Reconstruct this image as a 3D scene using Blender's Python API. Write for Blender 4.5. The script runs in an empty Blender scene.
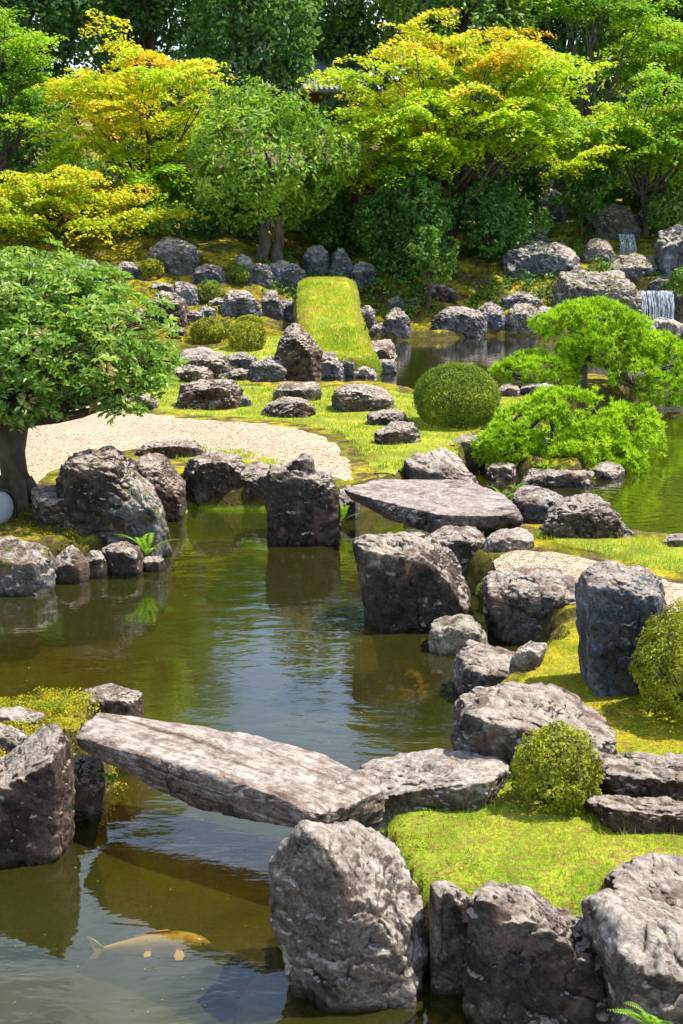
import bpy, bmesh, math, random
import numpy as np
from mathutils import Vector, geometry
R = math.radians
scene = bpy.context.scene
COL = scene.collection
W_, H_, F_ = 683, 1024, 1422.0
CAMZ, PITCH = 3.5, R(13.3)
cp, sp = math.cos(PITCH), math.sin(PITCH)

# ------------------------------------------------------------------ camera
cam = bpy.data.cameras.new('camera'); camo = bpy.data.objects.new('camera', cam); COL.objects.link(camo)
cam.sensor_fit = 'VERTICAL'; cam.sensor_height = 36.0; cam.lens = F_ / H_ * 36.0
cam.clip_start = 0.1; cam.clip_end = 2000
camo.location = (0, 0, CAMZ); camo.rotation_euler = (R(90) - PITCH, 0, 0)
scene.camera = camo

def ray(px, py):
    u = (px - 341.5) / F_; v = (512 - py) / F_
    return np.array([u, cp + v * sp, -sp + v * cp])
def at_z(px, py, z):
    d = ray(px, py); t = (z - CAMZ) / d[2]
    return np.array([0, 0, CAMZ]) + d * t
def at_y(px, py, Y):
    d = ray(px, py); return np.array([0, 0, CAMZ]) + d * (Y / d[1])

# ------------------------------------------------------------------ noise
def _hash(ix, iy, iz, seed):
    h = (ix.astype(np.int64) * 374761393 + iy.astype(np.int64) * 668265263 + iz.astype(np.int64) * 2147483647 + seed * 1274126177) & 0xFFFFFFFF
    h = ((h ^ (h >> 13)) * 1274126177) & 0xFFFFFFFF
    h = ((h ^ (h >> 16)) * 2246822519) & 0xFFFFFFFF
    return ((h ^ (h >> 15)) & 0xFFFFFF) / float(0xFFFFFF)
def vnoise(P, seed=0):
    I = np.floor(P).astype(np.int64); f = P - I; f = f * f * f * (f * (f * 6 - 15) + 10)
    r = 0
    for dx in (0, 1):
        wx = f[:, 0] if dx else 1 - f[:, 0]
        for dy in (0, 1):
            wy = f[:, 1] if dy else 1 - f[:, 1]
            for dz in (0, 1):
                wz = f[:, 2] if dz else 1 - f[:, 2]
                r = r + wx * wy * wz * _hash(I[:, 0] + dx, I[:, 1] + dy, I[:, 2] + dz, seed)
    return r * 2 - 1
def fbm(P, seed=0, oct=4, gain=.5):
    a, s, r = 1.0, 1.0, 0
    for o in range(oct):
        r = r + a * vnoise(P * s + o * 17.3, seed + o); a *= gain; s *= 2.03
    return r
def smooth(a, b, x):
    t = np.clip((x - a) / (b - a), 0, 1); return t * t * (3 - 2 * t)

# ------------------------------------------------------------------ land outlines (plan of the garden)
def zpts(l, z=.2): return [tuple(at_z(x, y, z)[:2]) for x, y in l]
MAIN = zpts([(-420, 615), (0, 570), (60, 558), (100, 550), (140, 542), (152, 520), (188, 494), (270, 497), (335, 520), (345, 500), (395, 492), (440, 480), (470, 468),
             (482, 450), (500, 436), (560, 404), (625, 400), (650, 388), (600, 380), (520, 386), (500, 392), (440, 386), (425, 398), (385, 388), (245, 388),
             (240, 378), (260, 374), (376, 366), (382, 357), (368, 350), (308, 349), (308, 338), (372, 334), (420, 334), (480, 330), (560, 330), (600, 327),
             (628, 318), (683, 319), (760, 326), (1200, 330), (1900, 340)], .15) + [(150, 40), (150, 300), (-150, 300), (-150, 10)]
RIGHT = zpts([(362, 870), (388, 925), (440, 940), (480, 945), (560, 948), (640, 955), (760, 968), (1100, 1030), (1700, 900), (1500, 600), (900, 566), (683, 541), (600, 533), (548, 512),
              (512, 512), (490, 526), (466, 545), (456, 562), (480, 590), (520, 618), (552, 626), (535, 650), (500, 668), (485, 690), (470, 730), (450, 765), (385, 780), (360, 820)], .2)
PINEI = zpts([(508, 462), (525, 469), (580, 471), (608, 461), (600, 449), (560, 443), (518, 446)], .15)
LEFTP = zpts([(-500, 700), (0, 705), (60, 700), (118, 712), (104, 742), (66, 770), (20, 790), (-60, 830), (-500, 900)], .3)
def sdist(P, poly):
    A = np.array(poly); B = np.roll(A, -1, 0); d = np.full(len(P), 1e9); ins = np.zeros(len(P), bool)
    for a, b in zip(A, B):
        e = b - a; w = P - a; t = np.clip((w @ e) / (e @ e), 0, 1)
        d = np.minimum(d, np.hypot(*(w - t[:, None] * e).T))
        c = (a[1] > P[:, 1]) != (b[1] > P[:, 1])
        if abs(e[1]) > 1e-9:
            ins ^= c & (P[:, 0] < e[0] * (P[:, 1] - a[1]) / e[1] + a[0])
    return np.where(ins, d, -d)
def height(P):
    P = np.asarray(P, float).reshape(-1, 2)
    x, y = P[:, 0], P[:, 1]
    n = fbm(np.c_[x * .5, y * .5, x * 0], 5, 3)
    h = -.62 + .05 * n
    sd = sdist(P, MAIN)
    left = .3 + .10 * smooth(24, 27, y) + .55 * smooth(26, 33, y) + 1.35 * smooth(31.5, 37, y) + 1.3 * smooth(37, 60, y) + 10 * smooth(60, 160, y)
    right = .18 + 1.35 * smooth(32.6, 36, y) + .55 * smooth(36, 39, y) + 1.3 * smooth(39, 60, y) + 10 * smooth(60, 160, y)
    k = smooth(-3.2, -.2, x) * smooth(27, 30, y)
    lm = left * (1 - k) + right * k
    lm = lm + (.10 * fbm(np.c_[x * 1.1, y * 1.1, x * 0], 9, 3)) * smooth(26, 30, y) * smooth(0, 1, sd)
    near = .015 * fbm(np.c_[x * 2, y * 2, x * 0], 12, 3)
    w = .16
    sd = sd + .10 * fbm(np.c_[x * 2.3, y * 2.3, x * 0], 31, 3); w = .2
    cove = at_z(222, 524, 0); h = h + .42 * np.exp(-((x - cove[0]) ** 2 + (y - cove[1]) ** 2) / .55)
    h = np.maximum(h, h + (lm + near - h) * smooth(-w, w, sd))
    for poly, top in ((RIGHT, .30), (PINEI, .22), (LEFTP, .42)):
        s = sdist(P, poly) + .07 * fbm(np.c_[x * 3.1, y * 3.1, x * 0], 33, 3)
        t = top + near + (.05 * smooth(0, .8, s) if poly is RIGHT else 0)
        h = np.maximum(h, -.62 + (t + .62) * smooth(-w, w, s))
    return h
def H1(x, y): return float(height([(x, y)])[0])
def hit(px, py, water=True):
    d = ray(px, py); o = np.array([0, 0, CAMZ]); ts = np.linspace(4, 60, 1800)
    Q = o + ts[:, None] * d; h = height(Q[:, :2])
    if water: h = np.maximum(h, 0)
    i = np.argmax(Q[:, 2] < h)
    if not (Q[:, 2] < h).any(): i = len(ts) - 1
    return Q[i]

# ------------------------------------------------------------------ objects
def tag(o, label=None, cat=None, group=None, kind=None):
    if label: o['label'] = label
    if cat: o['category'] = cat
    if group: o['group'] = group
    if kind: o['kind'] = kind
    return o
def link(name, me, parent=None, loc=None):
    o = bpy.data.objects.new(name, me); COL.objects.link(o)
    if parent is not None: o.parent = parent
    if loc is not None: o.location = loc
    return o
def empty(name, loc): return link(name, None, None, loc)
def mesh_np(name, V, Fs, mat, attrs=None, smoothf=False):
    """Fs: list of int arrays (n,k). attrs: dict name->per-face floats (in the order of Fs)"""
    me = bpy.data.meshes.new(name)
    V = np.asarray(V, np.float32); me.vertices.add(len(V)); me.vertices.foreach_set('co', V.ravel())
    Fs = [np.asarray(f, np.int32) for f in Fs if len(f)]
    tot = sum(f.size for f in Fs); nf = sum(len(f) for f in Fs)
    me.loops.add(tot); me.polygons.add(nf)
    me.loops.foreach_set('vertex_index', np.concatenate([f.ravel() for f in Fs]))
    st, c = [], 0
    for f in Fs:
        st.append(c + np.arange(len(f)) * f.shape[1]); c += f.size
    me.polygons.foreach_set('loop_start', np.concatenate(st).astype(np.int32))
    me.polygons.foreach_set('use_smooth', np.full(nf, smoothf))
    me.update(calc_edges=True)
    for k, a in (attrs or {}).items():
        at = me.attributes.new(k, 'FLOAT', 'FACE'); at.data.foreach_set('value', np.asarray(a, np.float32))
    me.materials.append(mat)
    return me
def tube_arrays(pts, rads, n=8, cap=True, wob=0, seed=0):
    pts = np.array(pts, float); m = len(pts); rg = np.random.default_rng(seed)
    T = np.gradient(pts, axis=0); T /= np.linalg.norm(T, axis=1)[:, None] + 1e-9
    ref = np.array([0.13, 1, .09]) if abs(T[0, 1]) < .9 else np.array([1, 0, 0.1])
    U = np.cross(T, ref); U /= np.linalg.norm(U, axis=1)[:, None]; Vv = np.cross(T, U)
    a = np.arange(n) / n * 2 * math.pi
    r = np.array(rads, float)[:, None] * (1 + wob * rg.uniform(-1, 1, (m, n)))
    V = pts[:, None] + r[..., None] * (np.cos(a)[None, :, None] * U[:, None] + np.sin(a)[None, :, None] * Vv[:, None])
    i = np.arange(m - 1)[:, None] * n; j = np.arange(n)[None]; k = (j + 1) % n
    Q = np.stack([i + j, i + k, i + n + k, i + n + j], -1).reshape(-1, 4)
    return V.reshape(-1, 3), Q
class Acc:
    def __init__(s): s.V = []; s.F = {}; s.A = {}; s.n = 0
    def add(s, V, F, var=None):
        k = F.shape[1]; s.V.append(V); s.F.setdefault(k, []).append(F + s.n); s.n += len(V)
        s.A.setdefault(k, []).append(np.zeros(len(F)) if var is None else np.asarray(var, float) * np.ones(len(F)))
    def tube(s, pts, rads, n=8, wob=0, seed=0):
        V, Q = tube_arrays(pts, rads, n, wob=wob, seed=seed); s.add(V, Q)
        s.add(V[-n:].mean(0)[None] + 0, np.zeros((0, 3), int))
    def mesh(s, name, mat, sm=False, origin=(0, 0, 0)):
        ks = [k for k in s.F]
        return mesh_np(name, np.concatenate(s.V) - np.array(origin), [np.concatenate(s.F[k]) for k in ks], mat,
                       {'var': np.concatenate([np.concatenate(s.A[k]) for k in ks])}, sm)

# ------------------------------------------------------------------ material helpers
def new_mat(name):
    m = bpy.data.materials.new(name); m.use_nodes = True; nt = m.node_tree; nt.nodes.clear(); return m, nt
class N:
    def __init__(s, nt): s.nt = nt
    def __call__(s, typ, ins=None, **kw):
        n = s.nt.nodes.new('ShaderNode' + typ)
        for k, v in kw.items(): setattr(n, k, v)
        for k, v in (ins or {}).items():
            if isinstance(v, bpy.types.NodeSocket): s.nt.links.new(v, n.inputs[k])
            else: n.inputs[k].default_value = v
        return n
    def ramp(s, fac, stops, interp='LINEAR'):
        n = s.nt.nodes.new('ShaderNodeValToRGB'); cr = n.color_ramp; cr.interpolation = interp
        while len(cr.elements) > 1: cr.elements.remove(cr.elements[-1])
        for i, (p, c) in enumerate(stops):
            e = cr.elements[0] if i == 0 else cr.elements.new(p)
            e.position = p; e.color = (c[0], c[1], c[2], 1) if hasattr(c, '__len__') else (c, c, c, 1)
        s.nt.links.new(fac, n.inputs[0]); return n.outputs[0]
    def mix(s, fac, a, b, blend='MIX'):
        n = s.nt.nodes.new('ShaderNodeMix'); n.data_type = 'RGBA'; n.blend_type = blend
        for i, v in ((0, fac), (6, a), (7, b)):
            if isinstance(v, bpy.types.NodeSocket): s.nt.links.new(v, n.inputs[i])
            else: n.inputs[i].default_value = (*v, 1) if hasattr(v, '__len__') and len(v) == 3 else v
        return n.outputs[2]
    def math(s, op, a, b=0.0, c=0.0, clamp=False):
        n = s.nt.nodes.new('ShaderNodeMath'); n.operation = op; n.use_clamp = clamp
        for i, v in enumerate((a, b, c)):
            if isinstance(v, bpy.types.NodeSocket): s.nt.links.new(v, n.inputs[i])
            else: n.inputs[i].default_value = v
        return n.outputs[0]
    def noise(s, vec, scale, detail=4, rough=.55, dist=0):
        return s('TexNoise', {'Vector': vec, 'Scale': scale, 'Detail': detail, 'Roughness': rough, 'Distortion': dist}).outputs['Fac']
    def out(s, surf): s('OutputMaterial', {'Surface': surf})

def rock_mat(name, dark, mid, pale, lich_sun=.5, moss=.1, strata=0.0, lich_sun_col=(.64, .57, .48), rot=(.5, .35, .2), scl=(1.2, 1.2, 9), br=.8):
    m, nt = new_mat(name); n = N(nt)
    tc = n('TexCoord').outputs['Object']; oi = n('ObjectInfo')
    off = n('VectorMath', {0: oi.outputs['Location'], 1: (3.7, 5.1, 2.3)}, operation='MULTIPLY').outputs[0]
    v = n('VectorMath', {0: tc, 1: off}, operation='ADD').outputs[0]
    g = n('NewGeometry'); nz = n('SeparateXYZ', {0: g.outputs['Normal']}).outputs['Z']; wz = n('SeparateXYZ', {0: g.outputs['Position']}).outputs['Z']
    big = n.noise(v, 3.0, 6, .6, .6)
    c = n.ramp(big, [(.36, dark), (.47, mid), (.53, mid), (.64, pale)])
    fine = n.noise(v, 26, 6, .7)
    c = n.mix(.75, c, n.ramp(fine, [(.35, .28), (.47, .9), (.64, 1.6)]), 'MULTIPLY')
    st = n('Mapping', {'Vector': v, 'Rotation': rot, 'Scale': tuple(1 / q for q in scl)}, vector_type='TEXTURE').outputs[0]
    sn = n.noise(st, 3.0, 5, .65, .4)
    c = n.mix(min(1, .5 + strata * .5), c, n.ramp(sn, [(.36, .28), (.46, .9), (.54, 1.05), (.64, 1.5)]), 'MULTIPLY')
    c = n.mix(.7, c, n.ramp(n.noise(v, 75, 3, .7), [(.36, .45), (.5, 1.0), (.64, 1.45)]), 'MULTIPLY')
    # pale lichen crust; its upward weighting also paints sunlit tops and dark fronts
    ln = n.noise(v, 2.4, 8, .66, .5)
    lf = n.math('ADD', ln, n.math('SUBTRACT', n.math('MULTIPLY', nz, .50), .15))
    lf = n.ramp(lf, [(.70 - lich_sun * .17, 0), (.76 - lich_sun * .16, .9)])
    lf = n.math('MULTIPLY', lf, n.ramp(fine, [(.3, .35), (.55, 1)]))
    mott = n.noise(v, 10, 7, .75, .3)
    lc = n.mix(1.0, lich_sun_col, n.ramp(mott, [(.34, (.42, .36, .33)), (.5, (.85, .8, .78)), (.64, (1.2, 1.18, 1.15))]), 'MULTIPLY')
    c = n.mix(lf, c, lc)
    if strata > 1: c = n.mix(.9, c, n.ramp(n.noise(st, 2.2, 8, .72, .3), [(.34, (.22, .14, .10)), (.44, (.75, .66, .60)), (.52, (1, 1, 1)), (.66, (1.35, 1.32, 1.28))]), 'MULTIPLY')
    bf = n.ramp(n.noise(v, 3.6, 7, .68, .7), [(.53, 0), (.60, br)])
    c = n.mix(bf, c, n.mix(1.0, (.16, .10, .075), n.ramp(mott, [(.35, .5), (.65, 1.6)]), 'MULTIPLY'))
    wf = n.ramp(n.noise(v, 8.5, 6, .6, .3), [(.63, 0), (.68, .5)]); c = n.mix(wf, c, (.60, .58, .54))
    crk = n.math('ABSOLUTE', n.math('SUBTRACT', n.noise(v, 1.9, 5, .55, .7), .5))
    crk = n.math('ADD', crk, n.ramp(n.noise(v, 2.6, 2), [(.45, 0), (.6, .05)]))
    ckf = n.ramp(crk, [(.0, 1), (.012, 0)])
    c = n.mix(n.math('MULTIPLY', ckf, .85), c, (.012, .010, .009))
    # ochre stain
    c = n.mix(n.ramp(n.noise(v, 7, 5, .7), [(.58, 0), (.72, .4)]), c, (.20, .12, .05))
    mf = n.math('ADD', n.noise(v, 5.5, 6, .7), n.math('MULTIPLY', nz, .05))
    mf = n.ramp(mf, [(.74 - moss * .3, 0), (.80 - moss * .3, .9)])
    c = n.mix(mf, c, n.ramp(n.noise(v, 30, 3), [(.35, (.05, .07, .01)), (.65, (.20, .19, .02))]))
    wet = n.ramp(n.math('ADD', wz, n.math('MULTIPLY', fine, .05)), [(.035, 1), (.085, 0)])
    c = n.mix(wet, c, n.mix(.75, c, (.10, .09, .07), 'MULTIPLY'))
    rg = n.math('SUBTRACT', .86, n.math('MULTIPLY', wet, .5))
    b1 = n('Bump', {'Height': n.noise(v, 9, 12, .72, .5), 'Strength': 1.0, 'Distance': .07}).outputs[0]
    b1 = n('Bump', {'Height': n.ramp(crk, [(0, 0), (.03, 1)]), 'Strength': .9, 'Distance': .02, 'Normal': b1}).outputs[0]
    b2 = n('Bump', {'Height': n.math('ADD', sn, n.math('MULTIPLY', fine, .6)), 'Strength': 1.0, 'Distance': .028, 'Normal': b1}).outputs[0]
    p = n('BsdfPrincipled', {'Base Color': c, 'Roughness': rg, 'Normal': b2, 'Specular IOR Level': .35})
    n.out(p.outputs[0]); return m
M = {}
M['dark'] = rock_mat('rock_dark', (.018, .013, .009), (.058, .044, .032), (.17, .138, .108), .35, .12)
M['brown'] = rock_mat('rock_brown', (.026, .016, .010), (.085, .056, .040), (.22, .165, .125), .35, .08, .4)
M['pale'] = rock_mat('rock_pale', (.04, .029, .02), (.20, .16, .125), (.48, .42, .35), 1.0, .10, 0, (.72, .66, .57), br=.35)
M['grey'] = rock_mat('rock_grey', (.028, .022, .016), (.11, .092, .072), (.29, .255, .212), .55, .12)
M['mossy'] = rock_mat('rock_mossy', (.045, .042, .038), (.14, .135, .12), (.28, .275, .25), .5, .62)
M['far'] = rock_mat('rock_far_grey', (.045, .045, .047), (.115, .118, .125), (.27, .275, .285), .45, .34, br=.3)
M['slab'] = rock_mat('rock_slab', (.11, .075, .05), (.31, .25, .20), (.54, .47, .40), .95, .0, 1.2, (.74, .67, .60), (0, 0, -.66), (.6, 10, 10), br=.55)
M['slab_grey'] = rock_mat('rock_slab_grey', (.06, .045, .037), (.20, .165, .145), (.38, .33, .30), .75, .06, .5, (.58, .52, .47), (0, 0, -.45), (.9, 6, 9), br=.6)
M['cream'] = rock_mat('rock_cream', (.12, .10, .06), (.30, .26, .18), (.48, .43, .33), .6, .15, 0, (.6, .57, .45))
M['blue'] = rock_mat('rock_blue', (.035, .038, .045), (.10, .108, .125), (.22, .235, .26), .45, .03)

def leaf_mat(name, stops, trans=.52, rough=.5, spec=.3, tcol=(1.1, 1.15, .5)):
    m, nt = new_mat(name); n = N(nt)
    a = n('Attribute', attribute_name='var').outputs['Fac']
    c = n.ramp(a, stops)
    p = n('BsdfPrincipled', {'Base Color': c, 'Roughness': rough, 'Specular IOR Level': spec})
    t = n('BsdfTranslucent', {'Color': n.mix(1.0, c, tcol, 'MULTIPLY')})
    n.out(n('MixShader', {0: trans, 1: p.outputs[0], 2: t.outputs[0]}).outputs[0]); return m
M['maple_y'] = leaf_mat('leaf_maple_yellow', [(0, (.10, .21, .010)), (.35, (.28, .46, .010)), (.62, (.50, .66, .012)), (.84, (.72, .72, .015)), (.95, (.80, .54, .02)), (1, (.78, .34, .03))])
M['maple_o'] = leaf_mat('leaf_maple_orange', [(0, (.12, .21, .012)), (.3, (.32, .47, .012)), (.55, (.60, .64, .015)), (.75, (.74, .50, .02)), (1, (.72, .28, .04))])
M['maple_g'] = leaf_mat('leaf_maple_green', [(0, (.06, .17, .012)), (.5, (.22, .42, .013)), (.85, (.44, .62, .015)), (1, (.6, .52, .03))])
M['everg'] = leaf_mat('leaf_evergreen', [(0, (.04, .11, .025)), (.6, (.12, .27, .035)), (1, (.28, .46, .06))], .4, .45, .4)
M['forest'] = leaf_mat('leaf_forest', [(0, (.035, .095, .04)), (.6, (.11, .23, .06)), (1, (.27, .43, .09))], .5, .5, .3)
M['forest2'] = leaf_mat('leaf_forest_light', [(0, (.05, .12, .025)), (.6, (.17, .30, .04)), (1, (.36, .48, .07))], .35, .5, .3)
M['round'] = leaf_mat('leaf_round_tree', [(0, (.06, .14, .02)), (.5, (.22, .38, .04)), (.85, (.44, .56, .06)), (1, (.58, .62, .14))], .4, .5, .25)
M['fg'] = leaf_mat('leaf_foreground_tree', [(0, (.05, .13, .02)), (.45, (.20, .36, .045)), (.8, (.46, .57, .14)), (.93, (.60, .66, .26)), (1, (.50, .34, .14))], .45, .35, .6)  # the palest stops paint shiny leaf highlights into the colour
M['azalea'] = leaf_mat('leaf_azalea', [(0, (.04, .075, .012)), (.5, (.17, .25, .02)), (.9, (.38, .44, .03)), (1, (.3, .15, .03))], .3, .5, .3)
M['azalea_y'] = leaf_mat('leaf_azalea_fresh', [(0, (.09, .07, .02)), (.22, (.12, .12, .015)), (.45, (.30, .34, .02)), (.85, (.52, .52, .04)), (1, (.34, .15, .04))], .35, .5, .3)
M['pine'] = leaf_mat('needle_pine', [(0, (.12, .24, .015)), (.5, (.38, .58, .02)), (.97, (.62, .76, .05)), (1, (.5, .1, .03))], .35, .5, .25)
M['fern'] = leaf_mat('leaf_fern', [(0, (.12, .30, .03)), (.5, (.34, .56, .05)), (1, (.62, .72, .08))], .4, .5, .3)
M['grass'] = leaf_mat('grass_blade', [(0, (.13, .23, .02)), (.45, (.32, .45, .03)), (.75, (.52, .56, .05)), (1, (.54, .36, .12))], .4, .6, .2)
M['mossl'] = leaf_mat('moss_tuft', [(0, (.14, .14, .01)), (.5, (.40, .38, .015)), (1, (.60, .46, .03))], .35, .7, .1)

def simple_mat(name, a, b, scale=8, rough=.8, bump=.3, dist=.02, stretch=(1, 1, 1)):
    m, nt = new_mat(name); n = N(nt)
    v = n('Mapping', {'Vector': n('TexCoord').outputs['Object'], 'Scale': stretch}).outputs[0]
    f = n.noise(v, scale, 8, .65, .3)
    b_ = n('Bump', {'Height': f, 'Strength': bump, 'Distance': dist}).outputs[0]
    n.out(n('BsdfPrincipled', {'Base Color': n.ramp(f, [(.3, a), (.7, b)]), 'Roughness': rough, 'Normal': b_}).outputs[0]); return m
M['bark'] = simple_mat('bark', (.03, .022, .016), (.15, .115, .08), 10, .9, 1, .04, (1, 1, .3))
M['bark_moss'] = simple_mat('bark_mossy', (.025, .02, .012), (.12, .095, .05), 9, .9, 1, .04, (1, 1, .4))
M['wood'] = simple_mat('wood_redbrown', (.10, .035, .02), (.26, .10, .05), 3, .7, .3, .01, (1, 1, 8))
M['plaster'] = simple_mat('plaster', (.30, .22, .14), (.42, .33, .22), 4, .9, .2)
M['tile'] = simple_mat('roof_tile', (.16, .17, .19), (.38, .40, .44), 6, .45, .4)
M['tilebrown'] = simple_mat('roof_bark', (.07, .04, .03), (.20, .11, .08), 6, .8, .4)
M['black'] = simple_mat('lamp_metal', (.02, .02, .02), (.05, .05, .05), 30, .45, .1)
# ------------------------------------------------------------------ sky and sun
SUN_EL, SUN_AZ = R(62), R(74)       # azimuth: clockwise from +Y (away from the camera) towards +X
wd = bpy.data.worlds.new('World'); scene.world = wd; wd.use_nodes = True
nt = wd.node_tree; nt.nodes.clear(); n = N(nt)
sky = n('TexSky', sky_type='NISHITA'); sky.sun_disc = False; sky.sun_elevation = SUN_EL; sky.sun_rotation = SUN_AZ
gen = n('TexCoord').outputs['Generated']
sepg = n('SeparateXYZ', {0: gen})
zc = n.math('ADD', n.math('MAXIMUM', sepg.outputs['Z'], 0.0), .25)
flat = n('CombineXYZ', {0: n.math('DIVIDE', sepg.outputs['X'], zc), 1: n.math('DIVIDE', sepg.outputs['Y'], zc)}).outputs[0]
cl = n.ramp(n.noise(flat, 1.7, 9, .6, .4), [(.51, 0), (.72, .85)])
skc = n.mix(cl, sky.outputs[0], (9.5, 9.8, 10.2))
bg = n('Background', {'Color': skc, 'Strength': .15}); n('OutputWorld', {'Surface': bg.outputs[0]})
sl = bpy.data.lights.new('sun', 'SUN'); sl.energy = 4.7; sl.angle = R(.53); sl.color = (1, .95, .86)
so = bpy.data.objects.new('sun', sl); COL.objects.link(so)
sd_ = Vector((math.sin(SUN_AZ) * math.cos(SUN_EL), math.cos(SUN_AZ) * math.cos(SUN_EL), math.sin(SUN_EL)))
so.rotation_euler = sd_.to_track_quat('Z', 'Y').to_euler(); so.location = (5, 5, 30)
scene.view_settings.view_transform = 'Standard'; scene.view_settings.look = 'None'
scene.view_settings.exposure = 0.80; scene.view_settings.gamma = 1; scene.view_settings.use_curve_mapping = False

# ------------------------------------------------------------------ terrain
def axis(lo, hi, step, far):
    a = list(np.arange(lo, hi + 1e-6, step)); s = step; x = hi
    while x < far[1]: s *= 1.25; x += s; a.append(x)
    s = step; x = lo
    while x > far[0]: s *= 1.25; x -= s; a.insert(0, x)
    return np.array(a)
xs = axis(-9, 11, .085, (-400, 400)); ys = np.concatenate([axis(4.5, 16, .075, (-60, 16)), axis(16.09, 42, .12, (16, 500))[0:]])
ys = np.unique(np.round(ys[(ys < 16.05) | (ys > 16.0)], 4)); ys = ys[np.concatenate([[True], np.diff(ys) > .03])]
X, Y = np.meshgrid(xs, ys); G = np.c_[X.ravel(), Y.ravel()]; Z = height(G)
nx, ny = len(xs), len(ys)
i = (np.arange(ny - 1)[:, None] * nx + np.arange(nx - 1)[None]).ravel()
m, nt = new_mat('ground_moss_and_silt'); n = N(nt)
pos = n('NewGeometry').outputs['Position']; z = n('SeparateXYZ', {0: pos}).outputs['Z']
a = n.noise(pos, 1.1, 6, .65, .5); b = n.noise(pos, 9, 6, .7)
moss = n.ramp(a, [(.34, (.07, .075, .008)), (.46, (.15, .15, .012)), (.56, (.36, .30, .018)), (.68, (.42, .30, .03))])
soil = n.ramp(b, [(.3, (.04, .028, .014)), (.7, (.16, .11, .05))])
land = n.mix(n.ramp(n.noise(pos, 3.5, 6, .7), [(.46, 0), (.58, 1)]), moss, soil)
land = n.mix(.85, land, n.ramp(n.noise(pos, 45, 4, .75), [(.34, .35), (.5, .95), (.66, 1.5)]), 'MULTIPLY')
land = n.mix(.6, land, n.ramp(b, [(.3, .35), (.7, 1.5)]), 'MULTIPLY')
silt = n.ramp(n.noise(pos, 1.6, 7, .65), [(.35, (.045, .034, .009)), (.55, (.11, .085, .025)), (.68, (.10, .14, .012))])
snz = n('SeparateXYZ', {0: n('NewGeometry').outputs['True Normal']}).outputs['Z']
bank = n.ramp(n.math('ADD', snz, n.math('MULTIPLY', n.noise(pos, 5, 6, .7), .35)), [(.82, 1), (1.0, 0)])
land = n.mix(bank, land, n.ramp(b, [(.3, (.03, .024, .010)), (.55, (.09, .075, .02)), (.7, (.16, .15, .02))]))
cv_ = at_z(222, 520, -.1); dcv = n('VectorMath', {0: pos, 1: tuple(cv_)}, operation='DISTANCE').outputs['Value']
silt = n.mix(n.ramp(n.math('ADD', dcv, n.math('MULTIPLY', n.noise(pos, 3, 5), .7)), [(.9, .9), (1.5, 0)]), silt, (.16, .26, .012))
c = n.mix(n.ramp(z, [(0.02, 0), (.06, 1)]), silt, land)
bp = n('Bump', {'Height': b, 'Strength': .9, 'Distance': .05}).outputs[0]
n.out(n('BsdfPrincipled', {'Base Color': c, 'Roughness': .95, 'Normal': bp, 'Specular IOR Level': .1}).outputs[0])
M['ground'] = m
tag(link('ground', mesh_np('ground', np.c_[G, Z], [np.stack([i, i + 1, i + nx + 1, i + nx], -1)], m, None, True)), kind='structure')

# ------------------------------------------------------------------ flush sheets: lawns and raked gravel
def chaikin(p, k=2):
    p = np.array(p)
    for _ in range(k):
        q = np.roll(p, -1, 0); p = np.stack([.75 * p + .25 * q, .25 * p + .75 * q], 1).reshape(-1, 2)
    return p
def resample(p, step):
    o = []
    for a, b in zip(p, np.roll(p, -1, 0)):
        k = max(1, int(np.hypot(*(b - a)) / step)); o += [a + (b - a) * t / k for t in range(k)]
    return np.array(o)
ZONES = {}
def sheet(name, px, mat, step, off, zref=.32, rag=.03, extra=None):
    poly = np.array(zpts(px, zref)); poly = resample(chaikin(poly), step)
    poly = poly + rag * np.c_[vnoise(np.c_[poly * 4, poly[:, :1] * 0], 3), vnoise(np.c_[poly * 4, poly[:, :1] * 0 + 9], 4)]
    ZONES[name + str(len(ZONES))] = poly
    lo, hi = poly.min(0), poly.max(0); rg = np.random.default_rng(len(ZONES))
    gx, gy = np.meshgrid(np.arange(lo[0], hi[0], step), np.arange(lo[1], hi[1], step)); g = np.c_[gx.ravel(), gy.ravel()]
    g = g + rg.uniform(-.2, .2, g.shape) * step; g = g[sdist(g, poly) > step * .6]
    allp = np.concatenate([poly, g]); k = len(poly)
    v, _, f, _, _, _ = geometry.delaunay_2d_cdt([Vector(p) for p in allp], [(i, (i + 1) % k) for i in range(k)], [list(range(k))], 1, 1e-5)
    v = np.array([tuple(q) for q in v]); hr = height(v); h = hr + off
    edge = np.abs(sdist(v, poly)) < 1e-4; h[edge] -= off + .03
    o = link(name, mesh_np(name, np.c_[v, h], [np.array([list(q) for q in f if len(q) == 3 and min(hr[i] for i in q) > .17])], mat, None, True))
    tag(o, kind='structure'); return poly
def lawn_mat(name, cols, sc=2.2):
    m, nt = new_mat(name); n = N(nt); pos = n('NewGeometry').outputs['Position']
    a = n.noise(pos, sc, 7, .65, .4); b = n.noise(pos, 45, 5, .75)
    c = n.ramp(a, [(.34, cols[0]), (.48, cols[1]), (.60, cols[2]), (.70, cols[3])])
    c = n.mix(.85, c, n.ramp(b, [(.32, .35), (.5, 1), (.68, 1.5)]), 'MULTIPLY')
    c = n.mix(n.ramp(n.noise(pos, 22, 5, .75), [(.50, 0), (.60, .85)]), c, (.34, .19, .07))
    bp = n('Bump', {'Height': b, 'Strength': 1, 'Distance': .03}).outputs[0]
    n.out(n('BsdfPrincipled', {'Base Color': c, 'Roughness': .95, 'Normal': bp, 'Specular IOR Level': .1}).outputs[0]); return m
M['lawn'] = lawn_mat('lawn_green', [(.17, .25, .02), (.30, .39, .03), (.44, .47, .04), (.46, .36, .09)])
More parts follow.
